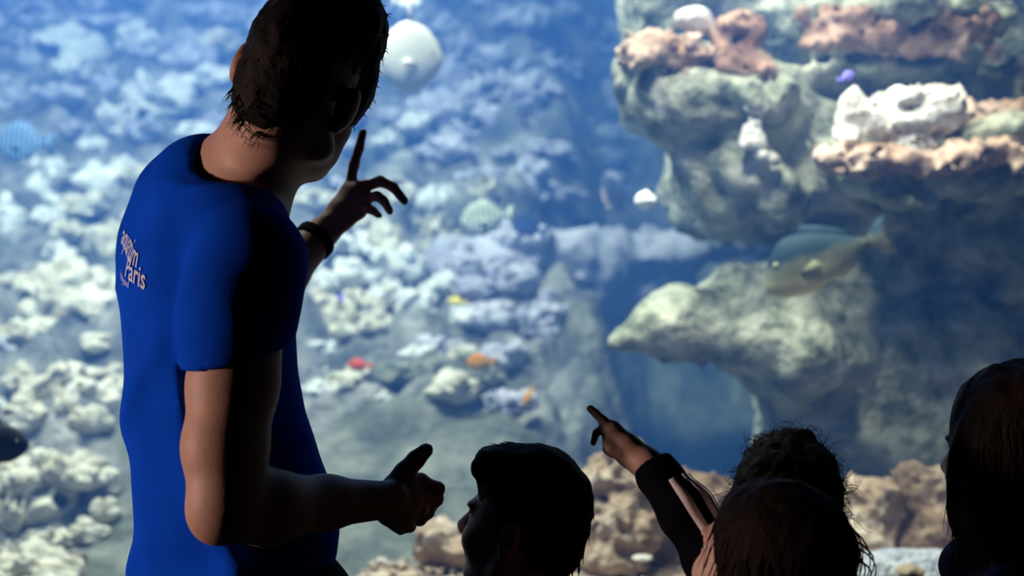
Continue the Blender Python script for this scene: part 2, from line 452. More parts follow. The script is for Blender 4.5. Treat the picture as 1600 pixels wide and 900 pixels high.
# ------------------------------------------------------------------ rock prototypes (unit radius)
R_ = random.Random(11)
def rock_proto(seed, kind, vox=0.052):
    r = np.random.default_rng(seed)
    s = Shape(0.10)
    if kind == 'lump':                     # cauliflower lump of coral heads
        s.ell((0, 0, 0), (0.62, 0.55, 0.45))
        for _ in range(22):
            d = r.normal(size=3); d[2] = abs(d[2]) * 0.9 - 0.15; d /= np.linalg.norm(d)
            q = r.uniform(0.14, 0.30)
            s.ell(d * np.array((0.66, 0.58, 0.5)) * r.uniform(0.85, 1.1), (q, q, q * r.uniform(0.8, 1.2)), k=0.06)
    elif kind == 'crag':                   # broken craggy stone
        s.boxr((0, 0, 0), (0.6, 0.5, 0.42), 0.15)
        for _ in range(9):
            d = r.normal(size=3); d /= np.linalg.norm(d)
            Rm = frame(r.uniform(0, 360), r.uniform(-60, 60), r.uniform(0, 360))
            s.boxr(d * r.uniform(0.35, 0.62), r.uniform(0.16, 0.36, 3), 0.05, Rm, 0.06)
        for _ in range(6):
            d = r.normal(size=3); d /= np.linalg.norm(d)
            s.ell(d * 0.8, r.uniform(0.12, 0.30, 3), k=0.08, op='s')
    elif kind == 'arch':                   # rock bored through with holes
        s.ell((0, 0, 0), (0.85, 0.6, 0.65))
        for _ in range(14):
            d = r.normal(size=3); d[2] = abs(d[2]); d /= np.linalg.norm(d)
            q = r.uniform(0.15, 0.32); s.ell(d * np.array((0.8, 0.6, 0.62)), (q, q, q), k=0.06)
        for _ in range(5):
            c = r.uniform(-0.55, 0.55, 3); c[1] = 0; a = r.uniform(-0.3, 0.3, 2)
            s.cone(c + (a[0], -1, a[1]), c + (-a[0], 1, -a[1]), r.uniform(0.14, 0.27), r.uniform(0.1, 0.2), 0.06, 's')
    elif kind == 'plate':                  # flat shelf
        s.ell((0, 0, 0), (1.0, 0.7, 0.22))
        for _ in range(12):
            a = r.uniform(0, 2 * math.pi); q = r.uniform(0.15, 0.3)
            s.ell((0.8 * math.cos(a), 0.55 * math.sin(a), r.uniform(-0.05, 0.12)), (q, q, q * 0.6), k=0.08)
    elif kind == 'finger':                 # stubby branching coral
        for _ in range(11):
            d = r.normal(size=3); d[2] = abs(d[2]) + 0.5; d /= np.linalg.norm(d)
            e = d * r.uniform(0.6, 1.0); mid = e * 0.5 + r.normal(size=3) * 0.12
            s.chain([np.zeros(3), mid, e], [0.24, 0.16, 0.13], 0.08)
            f2 = mid + r.normal(size=3) * 0.3; s.cone(mid, f2, 0.14, 0.11, 0.06)
        s.ell((0, 0, -0.1), (0.45, 0.45, 0.3))
    o = r.uniform(0, 50, 3); am = {'crag': 0.34, 'lump': 0.22, 'arch': 0.26, 'plate': 0.2, 'finger': 0.14}[kind]
    s.post = lambda p, d: d + 0.04 - am * (fbm(p * 2.6 + o, 3)) - 0.22 * (0.16 - np.abs(fbm(p * 4.5 + o, 2))) - 0.12 * fbm(p * 10 + o, 2)
    V, Q = shape_mesh(s, vox, pad=0.35, slack=2.0)
    return V, Q
KINDS = {'lump': [], 'crag': [], 'arch': [], 'plate': [], 'finger': []}
for kd, cnt in (('lump', 5), ('crag', 5), ('arch', 4), ('plate', 2), ('finger', 3)):
    for i in range(cnt): KINDS[kd].append(rock_proto(len(kd) * 100 + i * 7 + 3, kd))

m_cream = rock_mat('cream_coral_rock', ((0.26, (0.20, 0.18, 0.13)), (0.40, (0.55, 0.50, 0.38)), (0.52, (0.80, 0.76, 0.62)), (0.75, (0.93, 0.91, 0.82))), 1.9, 0.7, 7)
m_white = rock_mat('white_coral_rock', ((0.24, (0.24, 0.25, 0.25)), (0.38, (0.60, 0.61, 0.60)), (0.52, (0.88, 0.88, 0.86)), (0.75, (0.96, 0.96, 0.95))), 1.8, 0.6, 7)
m_lilac = rock_mat('hazed_lilac_coral_rock', ((0.28, (0.18, 0.18, 0.24)), (0.45, (0.46, 0.46, 0.56)), (0.62, (0.72, 0.70, 0.80)), (0.8, (0.85, 0.85, 0.9))), 1.7, 0.6, 7)  # base colour holds distance haze as well as coralline purple
m_grey = rock_mat('grey_green_rock', ((0.28, (0.06, 0.075, 0.06)), (0.45, (0.19, 0.21, 0.17)), (0.62, (0.36, 0.37, 0.30)), (0.8, (0.52, 0.51, 0.43))), 2.2, 0.9, 8)
m_brown = rock_mat('brown_rock', ((0.25, (0.07, 0.045, 0.03)), (0.42, (0.26, 0.17, 0.11)), (0.54, (0.50, 0.37, 0.27)), (0.72, (0.88, 0.78, 0.66))), 5.5, 1.0, 22)
m_rust = rock_mat('rust_crust', ((0.25, (0.14, 0.06, 0.035)), (0.45, (0.36, 0.23, 0.16)), (0.60, (0.62, 0.46, 0.36)), (0.74, (0.88, 0.76, 0.66))), 2.6, 0.9, 9)
ROCKM = {'cream': m_cream, 'white': m_white, 'lilac': m_lilac, 'grey': m_grey, 'brown': m_brown, 'rust': m_rust}
PROTO_ME = {}
def rock(name, kind, i, mk, c, sx, sy, sz, rz, label, cat='rock', group=None, tilt=0.0):
    key = (kind, i % len(KINDS[kind]), mk)
    if key not in PROTO_ME:
        V, Q = KINDS[kind][key[1]]
        me = raw_mesh(name, V, Q); me.materials.append(ROCKM[mk]); PROTO_ME[key] = me
    o = bpy.data.objects.new(name, PROTO_ME[key]); COL.objects.link(o)
    o.location = c; o.scale = (sx, sy, sz); o.rotation_euler = (tilt, tilt * 0.6, rz)
    return tag(o, label, cat, group)

# traced lumps of the left reef: pixel centre, pixel width and height, kind, material
traced = [
 # broad hole-riddled formations behind the smaller lumps
 (105,478,180,130,'arch','cream'), (118,628,170,110,'arch','cream'), (50,775,170,120,'arch','cream'), (250,150,150,100,'arch','white'), (110,85,170,100,'arch','white'),
 (560,430,180,120,'arch','white'), (600,500,170,90,'arch','cream'), (120,300,160,100,'arch','white'), (690,190,170,110,'arch','lilac'),
 (216,66,84,66,'lump','white'), (110,112,74,62,'lump','white'), (255,160,110,70,'arch','white'), (182,186,84,60,'crag','white'),
 (44,98,44,56,'lump','lilac'), (175,36,150,34,'plate','lilac'), (342,72,80,52,'lump','cream'), (330,128,96,56,'lump','white'), (60,30,90,60,'arch','lilac'),
 (312,212,84,52,'lump','white'), (30,150,70,50,'plate','lilac'), (120,205,60,44,'crag','lilac'), (300,20,120,44,'plate','lilac'),
 (52,258,46,36,'lump','white'), (86,262,40,40,'lump','white'), (146,232,56,40,'lump','white'), (192,266,62,44,'lump','white'), (160,288,90,44,'crag','cream'), (12,225,30,44,'lump','white'),
 (74,345,52,44,'lump','white'), (14,346,54,66,'crag','white'), (126,322,78,46,'crag','cream'), (108,366,50,44,'lump','cream'), (94,402,48,42,'lump','white'), (165,380,50,70,'crag','cream'),
 (34,450,100,54,'arch','cream'), (110,490,130,90,'arch','cream'), (165,460,60,60,'lump','cream'), (30,525,80,44,'lump','cream'), (150,540,80,40,'lump','cream'),
 (100,582,190,34,'plate','cream'), (30,600,56,50,'lump','cream'), (70,612,54,52,'lump','cream'), (104,640,56,64,'lump','cream'), (142,660,56,52,'lump','cream'), (40,650,80,54,'crag','cream'),
 (128,745,92,58,'lump','cream'), (85,735,50,60,'lump','cream'), (28,752,80,60,'lump','cream'), (165,800,44,44,'lump','cream'), (138,832,64,34,'crag','cream'), (80,850,90,40,'finger','cream'), (20,812,56,76,'finger','cream'),
 (70,885,130,44,'crag','brown'), (10,880,50,50,'finger','cream'),
 # middle: between the man and the channel
 (505,395,60,52,'lump','white'), (560,352,54,44,'lump','cream'), (600,392,56,80,'arch','cream'), (640,420,54,64,'lump','white'), (545,430,66,52,'lump','white'), (508,445,50,40,'lump','white'),
 (495,495,70,72,'arch','cream'), (560,490,80,66,'arch','cream'), (605,462,50,44,'lump','white'), (650,480,66,70,'crag','white'), (640,514,44,30,'lump','cream'), (585,510,60,40,'lump','cream'), (520,520,90,34,'plate','cream'),
 (478,515,36,60,'lump','white'), (500,545,60,34,'crag','white'),
 (508,588,34,26,'lump','white'), (498,612,50,28,'lump','white'), (545,600,64,48,'crag','cream'), (596,624,30,22,'lump','white'), (580,570,24,20,'lump','cream'),
 (650,588,110,60,'lump','grey'), (735,592,100,60,'lump','grey'), (655,556,60,32,'lump','white'), (690,545,76,40,'crag','lilac'), (722,560,60,40,'lump','cream'),
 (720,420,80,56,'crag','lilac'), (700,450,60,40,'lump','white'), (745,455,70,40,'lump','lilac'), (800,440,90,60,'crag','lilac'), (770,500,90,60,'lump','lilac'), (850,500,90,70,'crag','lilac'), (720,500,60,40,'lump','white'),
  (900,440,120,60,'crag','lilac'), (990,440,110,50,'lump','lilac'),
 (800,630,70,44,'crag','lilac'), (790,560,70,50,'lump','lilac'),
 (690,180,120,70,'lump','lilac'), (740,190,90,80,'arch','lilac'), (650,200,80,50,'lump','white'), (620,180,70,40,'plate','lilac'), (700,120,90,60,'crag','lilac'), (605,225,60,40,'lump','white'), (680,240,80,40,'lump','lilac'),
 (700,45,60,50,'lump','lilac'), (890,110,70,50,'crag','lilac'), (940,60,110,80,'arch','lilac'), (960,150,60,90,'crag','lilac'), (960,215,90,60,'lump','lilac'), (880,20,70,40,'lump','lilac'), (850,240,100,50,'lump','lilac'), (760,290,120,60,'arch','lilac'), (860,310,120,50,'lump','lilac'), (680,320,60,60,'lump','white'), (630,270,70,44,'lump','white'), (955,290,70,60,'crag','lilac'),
]
LOOK = {'lump': 'cauliflower shaped', 'crag': 'craggy', 'arch': 'hole riddled', 'finger': 'stubby branching'}
TONE = {'cream': 'cream', 'white': 'white', 'lilac': 'lilac grey'}
def zone(kd, mk, Y, size):
    where = 'far back on the upper reef bank' if Y > 6.6 else 'in the middle of the reef bank' if Y > 5.15 else 'low on the reef bank near the glass'
    big = 'small ' if size < 0.075 else 'large ' if size > 0.15 else ''
    lab = big + TONE.get(mk, mk) + ' ' + LOOK.get(kd, kd) + ' coral rock ' + where
    return lab, 'coral rocks ' + where
placed = []
for i, (px, py, w, h, kd, mk) in enumerate(traced):
    Y = hit_bank(px, py + h * 0.35); s = Y / F
    c = P(px, py, Y + w * s * 0.25)
    lab, grp = zone(kd, mk, Y, w * s * 0.7)
    if mk == 'grey': lab, grp = 'grey green mound of rock on the ledge of the reef bank', 'grey mounds on the reef ledge'
    elif kd == 'plate': lab, grp = ('flat pale coral shelf lying on the ' + ('upper' if Y > 6.6 else 'middle' if Y > 5.15 else 'lower') + ' reef bank'), 'flat coral shelves'
    elif mk == 'brown': lab, grp = 'brown craggy stone low on the reef bank', None
    k = {'plate': 1.05, 'lump': 1.45, 'crag': 1.45, 'arch': 1.3, 'finger': 1.2}[kd]
    hz = h / 2 * s * {'plate': 4.0, 'lump': 1.75, 'crag': 1.7, 'arch': 1.45, 'finger': 1.4}[kd]
    if Y > 6.6: k *= 0.8; hz *= 0.8
    if w >= 150 and kd == 'arch': k *= 0.8; c = P(px, py, Y + w * s * 0.5)
    hw = w / 2 * s * k
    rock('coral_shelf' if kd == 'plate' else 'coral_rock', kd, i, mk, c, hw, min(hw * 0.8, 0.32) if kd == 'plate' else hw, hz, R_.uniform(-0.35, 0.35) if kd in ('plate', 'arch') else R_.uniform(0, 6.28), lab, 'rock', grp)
    placed.append((c[0], c[1]))
# random fill of the same bank, on the ground, away from the traced ones
tries = 0; nfill = 0
while tries < 5000 and nfill < 172:
    tries += 1
    Y = R_.uniform(4.1, 9.2); X = R_.uniform(-0.47 * Y, 0.75)
    px = 800 + X / Y * F
    zz = float(reef_z(np.array([X]), np.array([Y]))[0]); py = 450 - (zz - CZ) / Y * F
    if bare_face(np.array(X), np.array(Y)) > 0.4: continue     # the bare grey face of the bank
    if py < -60 or py > 960: continue
    size = R_.uniform(0.06, 0.15) * (0.6 + Y / 9)
    if any((X - a) ** 2 + (Y - b) ** 2 < (0.13 + 0.01 * Y) ** 2 for a, b in placed): continue
    if X < -3.7 or (X > 0.15 and Y < 7.7): continue                   # the steep drop into the channel
    if Y > 7.2 and X > -0.9 and R_.random() < 0.6: continue
    placed.append((X, Y)); nfill += 1
    kd = R_.choice(['lump', 'lump', 'crag', 'arch', 'finger'])
    mk = 'lilac' if Y > 6.8 else R_.choice(['cream', 'white', 'cream', 'lilac'] if Y > 5.2 else ['cream', 'cream', 'white'])  # farther rocks get the haze-tinted lilac
    lab, grp = zone(kd, mk, Y, size)
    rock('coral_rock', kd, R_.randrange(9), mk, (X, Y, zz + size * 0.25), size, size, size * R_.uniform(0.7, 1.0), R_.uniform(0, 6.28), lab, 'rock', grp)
print('reef', nfill, round(time.time() - T0, 1))

# ------------------------------------------------------------------ right outcrop
m_out = rock_mat('outcrop_stone', ((0.34, (0.06, 0.07, 0.055)), (0.45, (0.26, 0.28, 0.21)), (0.56, (0.46, 0.47, 0.36)), (0.70, (0.78, 0.74, 0.60))), 8.5, 1.0, 24)
def big_rock(name, sh, vox, m, label, amp=0.10, cat='rock', o=(0, 0, 0), freq=3.5):
    o = np.array(o)
    sh.post = lambda p, d: d - amp * fbm(p * freq + o, 4) * 1.6 - amp * 0.9 * (0.3 - 2 * np.abs(fbm(p * freq * 2.4 + o, 3))) - amp * 0.5 * fbm(p * freq * 5 + o, 2)
    V, Q = shape_mesh(sh, vox, pad=0.15, slack=2.0)
    c = V.mean(0); c[2] = V[:, 2].min()
    ob = link(name, raw_mesh(name, V - c, Q), m, loc=c)
    return tag(ob, label, cat)
OUT = 0.84                                 # the outcrop stands about a metre behind the glass
def O(px, py, Y): return P(px, py, Y * OUT)
u = Shape(0.10, OUT)
u.boxr(O(1330, 240, 5.45), (0.66, 0.45, 0.27), 0.10)
u.ell(O(1110, 165, 5.10), (0.30, 0.36, 0.17))
u.ell(O(1160, 290, 5.15), (0.24, 0.30, 0.20))
u.ell(O(1000, 100, 5.05), (0.07, 0.14, 0.06))
u.boxr(O(1480, -40, 5.95), (1.15, 0.42, 0.50), 0.15)
u.boxr(O(1030, 10, 5.6), (0.10, 0.2, 0.35), 0.08)
u.ell(O(1410, 30, 5.20), (0.40, 0.32, 0.10))
u.boxr(O(1640, 262, 5.05), (0.80, 0.40, 0.10), 0.06)
u.boxr(O(1600, 560, 5.75), (0.95, 0.45, 0.95), 0.2)
u.boxr(O(1500, 380, 5.4), (0.45, 0.35, 0.22), 0.1)
u.ell(O(1470, 130, 4.85), (0.46, 0.45, 0.11), k=0.05, op='s')
u.ell(O(1270, 405, 5.0), (0.30, 0.45, 0.10), k=0.06, op='s')
big_rock('rock_outcrop', u, 0.026, m_out, 'large grey green overhanging outcrop with rust coloured ledges', 0.11)
w_ = Shape(0.12, OUT)
w_.chain([O(958, 533, 4.95), O(1060, 505, 5.0), O(1180, 500, 5.1), O(1330, 540, 5.35)], [0.012, 0.075, 0.155, 0.28])
w_.boxr(O(1370, 700, 5.35), (0.42, 0.35, 0.60), 0.18)
w_.boxr(O(1400, 1000, 5.4), (0.50, 0.45, 0.80), 0.2)
w_.ell(O(1250, 560, 5.05), (0.16, 0.2, 0.14))
big_rock('rock_spur', w_, 0.026, m_out, 'grey rock pillar with a pointed spur under the overhang', 0.075, o=(5, 3, 8))

sh_ = Shape(0.10)
sh_.chain([P(705, 412, 6.1), P(800, 402, 6.2), P(930, 395, 6.3), P(1080, 390, 6.4), P(1180, 378, 6.5), P(1252, 362, 6.6)], [0.10, 0.11, 0.10, 0.085, 0.06, 0.02])
sh_.chain([P(740, 450, 6.2), P(900, 450, 6.4), P(1040, 440, 6.5)], [0.14, 0.16, 0.12])
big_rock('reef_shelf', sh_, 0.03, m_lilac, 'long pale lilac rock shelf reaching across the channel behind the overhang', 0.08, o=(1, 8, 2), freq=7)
def cluster(name, pts, m, label, cat, vox=0.012, amp=0.05, k=0.012, base=None, freq=20):
    s = Shape(k, OUT)
    for (px, py, Y, r) in pts: s.ell(O(px, py, Y), (r, r, r * 0.85))
    if base: base(s)
    return big_rock(name, s, vox, m, label, amp, cat, freq=freq)
rr = random.Random(5)
def row(x0, x1, y0, y1, Y, r0, r1, n, jy=8):
    return [(x0 + (x1 - x0) * (i + rr.random() * 0.6) / n, y0 + (y1 - y0) * i / n + rr.uniform(-jy, jy), Y + rr.uniform(-0.05, 0.05), rr.uniform(r0, r1)) for i in range(n)]
cluster('encrusting_coral', row(985, 1110, 78, 82, 4.85, 0.025, 0.05, 14, 14), m_rust, 'pale tan encrusting coral on the nose of the overhang', 'coral')
def ring(s):
    c = O(1150, 62, 4.86)
    for a in np.linspace(0, 2 * math.pi, 14, endpoint=False): s.ell(c + np.array((0.058 * math.cos(a), 0, 0.055 * math.sin(a))) * OUT, (0.03, 0.05, 0.03))
cluster('tube_sponge', row(1120, 1215, 95, 112, 4.88, 0.02, 0.035, 9, 9), m_rust, 'brown sponge with a round dark mouth on the overhang', 'sponge', base=ring)
cluster('encrusting_coral', row(1255, 1555, 40, 55, 4.95, 0.018, 0.05, 38, 26), m_rust, 'rust brown crust coral along the highest ledge', 'coral')
cluster('encrusting_coral', row(1290, 1620, 258, 238, 4.60, 0.022, 0.046, 36, 13), m_rust, 'orange brown crust coral along the shelf under the white skeleton', 'coral')
cluster('encrusting_coral', row(1500, 1620, 195, 185, 4.82, 0.025, 0.055, 16, 18), m_rust, 'brown knobbly coral at the end of the shelf beside the white skeleton', 'coral')
# bleached bowl-shaped coral skeleton
s = Shape(0.04, OUT)
s.ell(O(1422, 182, 4.68), (0.150, 0.12, 0.102)); s.ell(O(1345, 185, 4.66), (0.065, 0.06, 0.055)); s.ell(O(1325, 208, 4.64), (0.035, 0.04, 0.03))
s.ell(O(1345, 160, 4.66), (0.04, 0.04, 0.03)); s.ell(O(1425, 232, 4.62), (0.06, 0.06, 0.04)); s.ell(O(1480, 165, 4.68), (0.05, 0.06, 0.06))
s.ell(O(1428, 165, 4.54), (0.095, 0.075, 0.045), k=0.02, op='s')
m_bleach = rock_mat('bleached_coral', ((0.28, (0.30, 0.28, 0.24)), (0.42, (0.62, 0.58, 0.50)), (0.6, (0.86, 0.83, 0.76)), (0.8, (0.95, 0.94, 0.9))), 9, 0.8, 30)
big_rock('coral_skeleton', s, 0.011, m_bleach, 'bleached bowl shaped coral skeleton on the rust coloured shelf', 0.045, 'coral', freq=13)
s = Shape(0.03, OUT)
s.ell(O(1086, 30, 4.9), (0.062, 0.05, 0.042)); s.ell(O(1062, 30, 4.9), (0.02, 0.02, 0.016)); s.ell(O(1108, 42, 4.9), (0.02, 0.02, 0.02))
big_rock('brain_coral', s, 0.009, m_bleach, 'white rounded coral head behind the tan crust of the overhang', 0.012, 'coral', freq=20)
cluster('pale_coral', [(1180, 163, 4.78, 0.03), (1188, 166, 4.78, 0.025), (1172, 205, 4.8, 0.03), (1182, 220, 4.8, 0.032), (1165, 225, 4.8, 0.03), (1190, 246, 4.8, 0.025), (1210, 250, 4.8, 0.022), (1180, 192, 4.8, 0.02), (1183, 178, 4.82, 0.014)], m_bleach, 'pale coral growth on the face of the overhang', 'coral', 0.009, 0.02, 0.02)

# ------------------------------------------------------------------ foreground ledge at the glass
s = Shape(0.05)
s.boxr((0.85, 3.55, 0.30), (1.28, 0.34, 0.36), 0.06)
led = big_rock('rock_ledge', s, 0.02, m_brown, 'brown gravelly rock ledge along the foot of the glass', 0.03, 'rock', freq=9)
# pebbles strewn over the ledge: too many to count
me_p = []
for k in range(900):
    x = rr.uniform(-0.38, 2.0); y = rr.uniform(3.26, 3.86); r = rr.uniform(0.006, 0.02)
    a = np.random.default_rng(k).normal(size=(8, 3)); a /= np.linalg.norm(a, axis=1)[:, None]
    Vb, Qb = box_mesh((-1, -1, -1), (1, 1, 1)); Vb = np.array(Vb, float); Vb /= np.linalg.norm(Vb, axis=1)[:, None]
    Vb = (Vb + 0.25 * a) * (r, r, r * 0.7) + (x, y, 0.665 + rr.uniform(-0.004, 0.01)); me_p.append((Vb, Qb))
V, Q = join(me_p)
m_peb = rock_mat('pebbles', ((0.3, (0.25, 0.18, 0.13)), (0.5, (0.55, 0.46, 0.38)), (0.7, (0.85, 0.80, 0.74))), 25, 0.3, 60)
tag(link('gravel', raw_mesh('gravel', V, Q), m_peb), 'light brown gravel strewn on the ledge by the glass', 'gravel', kind='stuff')

def near_rock(name, spec, label, m=m_brown, amp=0.05, vox=0.010, freq=9, o=(0, 0, 0)):
    s = Shape(0.03)
    for (px, py, Y, rx, ry, rz) in spec: s.ell(P(px, py, Y), (rx, ry, rz))
    return big_rock(name, s, vox, m, label, amp, 'rock', o=o, freq=freq)
near_rock('ledge_stone', [(685,848,3.72,.045,.05,.05), (672,862,3.72,.04,.05,.035), (715,862,3.7,.05,.05,.03), (735,868,3.7,.04,.05,.03)], 'small brown stone on the ledge beside the face in profile', o=(1, 2, 3))
near_rock('ledge_stone', [(955,755,3.72,.075,.07,.07), (985,740,3.72,.06,.06,.07), (1000,780,3.72,.07,.08,.08), (965,815,3.70,.075,.09,.08), (945,840,3.7,.07,.08,.06), (990,835,3.68,.055,.07,.08), (955,865,3.7,.09,.1,.05)], 'tall craggy brown stone on the ledge under the pointing hand', o=(7, 1, 3), amp=0.06)
near_rock('ledge_stone', [(900,790,3.92,.07,.07,.10), (905,835,3.92,.06,.07,.08)], 'dark grey stone leaning behind the tall craggy brown stone', m_grey, o=(2, 9, 4))
near_rock('ledge_stone', [(1050,815,3.85,.07,.08,.10), (1075,780,3.85,.07,.08,.07), (1110,790,3.85,.09,.09,.09), (1060,855,3.85,.12,.1,.07), (1130,840,3.85,.1,.1,.09)], 'broad brown stone on the ledge behind the striped sleeve', o=(3, 4, 4))
near_rock('ledge_stone', [(1003,872,3.45,.028,.03,.008)], 'flat white chip of stone at the foot of the craggy stone', m_bleach, 0.004, 0.006, 20)
near_rock('ledge_stone', [(1345,800,3.80,.06,.07,.07), (1335,765,3.8,.03,.05,.03), (1375,790,3.8,.05,.06,.06), (1350,840,3.78,.07,.08,.05)], 'brown mottled stone on the ledge beside the bluish gravel mound', o=(9, 9, 1))
near_rock('ledge_stone', [(1435,765,3.85,.06,.07,.07), (1470,775,3.85,.06,.07,.065), (1425,800,3.85,.06,.07,.06), (1475,825,3.82,.07,.08,.07), (1440,845,3.82,.09,.08,.05), (1510,830,3.82,.07,.08,.05)], 'tall brown and cream boulder on the ledge beside the purple jacket', o=(4, 7, 2), amp=0.06)
m_blue = rock_mat('blue_white_gravel', ((0.3, (0.30, 0.33, 0.40)), (0.5, (0.60, 0.63, 0.72)), (0.7, (0.90, 0.91, 0.95))), 30, 0.8, 70)
near_rock('gravel_mound', [(1420,905,3.42,.14,.12,.07), (1370,905,3.42,.08,.1,.06), (1490,905,3.45,.1,.1,.065)], 'mound of bluish white gravel on the ledge near the purple jacket', m_blue, 0.012, 0.008, 25)
near_rock('ledge_stone', [(1415,893,3.27,.022,.025,.016), (1432,897,3.27,.015,.02,.012)], 'small dark brown stone on the bluish gravel mound', m_brown, 0.006, 0.005, 30)
print('rocks', round(time.time() - T0, 1))

# ================================================================== PEOPLE
m_skin = mat('skin', (0.46, 0.27, 0.20), 0.55, 0.08, 30, 0.35, 0.05, 300, sss=0.08)
m_skin_kid = mat('skin_child', (0.62, 0.40, 0.32), 0.5, 0.06, 30, 0.35, 0.03, 300, sss=0.08)
m_eye = mat('eye_white', (0.75, 0.74, 0.72), 0.2, 0.03, 20, 0.5)
m_iris = mat('eye_iris', (0.06, 0.035, 0.02), 0.2, 0.2, 200, 0.5)
m_shoe = mat('shoe', (0.03, 0.03, 0.035), 0.6, 0.2, 12)
m_sole = mat('shoe_sole', (0.25, 0.25, 0.25), 0.8, 0.1, 12)

def hair_mat(name, col):
    return mat(name, col, 0.7, 0.5, 45, 0.12, 0.25, 160)

def head(s, c, R, k):
    """add a head with face to shape s. c = point between the ears, R columns forward/left/up, k = scale"""
    def W(x, y, z): return c + R @ (np.array((x, y, z)) * k)
    def el(p, r, kk=0.012, op='u', RR=None): s.ell(W(*p), np.array(r) * k, R if RR is None else RR, kk * k, op)
    el((-0.006, 0, 0.034), (0.097, 0.076, 0.090), 0.02)
    el((0.042, 0, -0.020), (0.054, 0.058, 0.075), 0.03)
    el((0.050, 0, -0.070), (0.044, 0.046, 0.042), 0.02)
    el((0.074, 0, -0.103), (0.022, 0.024, 0.018), 0.02)
    for y in (-1, 1):
        s.cone(W(-0.002, 0.055 * y, -0.035), W(0.006, 0.052 * y, -0.068), 0.013 * k, 0.014 * k, 0.02 * k)
        s.cone(W(0.006, 0.052 * y, -0.068), W(0.068, 0.018 * y, -0.106), 0.014 * k, 0.012 * k, 0.02 * k)
        el((0.070, 0.034 * y, -0.040), (0.024, 0.022, 0.022), 0.025)        # cheek
        el((0.103, 0.032 * y, -0.004), (0.013, 0.017, 0.010), 0.012, 's')   # eye socket
        el((0.088, 0.030 * y, 0.016), (0.011, 0.022, 0.007), 0.012)         # brow
        el((0.084, 0.031 * y, 0.0035), (0.0105, 0.0155, 0.005), 0.003)      # upper lid
        el((0.084, 0.031 * y, -0.0115), (0.0095, 0.0145, 0.004), 0.003)     # lower lid
        el((0.106, 0.011 * y, -0.040), (0.010, 0.008, 0.007), 0.006)        # nostril wing
        # ear
        yw = math.radians(22) * y
        Er = R @ np.array(((math.cos(yw), -math.sin(yw), 0), (math.sin(yw), math.cos(yw), 0), (0.0, 0, 1)))
        s.ell(W(-0.012, 0.084 * y, -0.006), np.array((0.0175, 0.0085, 0.029)) * k, Er, 0.008 * k)
        s.ell(W(-0.009, 0.0945 * y, -0.003), np.array((0.0105, 0.0095, 0.019)) * k, Er, 0.003 * k, 's')
        s.ell(W(-0.004, 0.080 * y, -0.032), np.array((0.010, 0.007, 0.011)) * k, R, 0.008 * k)
    s.cone(W(0.092, 0, 0.006), W(0.116, 0, -0.034), 0.008 * k, 0.0115 * k, 0.010 * k)
    el((0.092, 0, -0.0645), (0.014, 0.022, 0.006), 0.005)                   # upper lip
    el((0.090, 0, -0.0765), (0.013, 0.019, 0.0065), 0.004)                  # lower lip
    s.cone(W(-0.022, 0, -0.045), W(-0.022, 0, -0.07), 0.055 * k, 0.05 * k, 0.03 * k)

def eyes(root, c, R, k):
    for y in (-1, 1):
        p = c + R @ (np.array((0.0795, 0.031 * y, -0.004)) * k)
        s = Shape(0.002); s.ell(p, np.full(3, 0.0125 * k))
        V, Q = shape_mesh(s, 0.0022 * k); e = world_part('eye', V, Q, m_eye, root)
        s = Shape(0.002); s.ell(p + R @ np.array((0.0085 * k, 0, 0)), np.array((0.0046, 0.006, 0.006)) * k, R)
        V, Q = shape_mesh(s, 0.0015 * k); world_part('iris', V, Q, m_iris, root).parent = e
        e.children[0].location = (0, 0, 0)

def hand(s, wrist, kn, fingers, thumb, rp=0.0115, kk=0.007):
    """palm rays from the wrist to four knuckles, then finger chains, then the thumb chain"""
    for q in kn: s.cone(wrist, q, rp * 1.35, rp, 0.014)
    for a, b in zip(kn, kn[1:]): s.cone((a + wrist) / 2, (b + wrist) / 2, rp * 1.1, rp * 1.1, 0.012); s.cone(a, b, rp * 0.92, rp * 0.92, 0.008)
    for q, (pts, r0) in zip(kn, fingers):
        ch = [q] + list(pts); n = len(ch)
        s.chain(ch, [r0 * (1.08 - 0.25 * i / (n - 1)) for i in range(n)], kk * 0.6)
    pts, r0 = thumb; n = len(pts)
    s.chain(pts, [r0 * (1.35 - 0.45 * i / (n - 1)) for i in range(n)], kk)

def strand(p0, d0, length, r, droop=0.5, curl=0.0, n=6, rnd=None):
    rnd = rnd or R_
    p = np.array(p0, float); d = np.array(d0, float); d /= np.linalg.norm(d) + 1e-9
    ax = np.array([rnd.gauss(0, 1) for _ in range(3)]); ax /= np.linalg.norm(ax)
    pts = [p.copy()]
    for i in range(n):
        d = d + np.array((0, 0, -droop / n)) + curl * np.cross(ax, d)
        d /= np.linalg.norm(d); p = p + d * length / n; pts.append(p.copy())
    return tube(pts, [r * (1 - 0.8 * i / n) for i in range(n + 1)], 4)

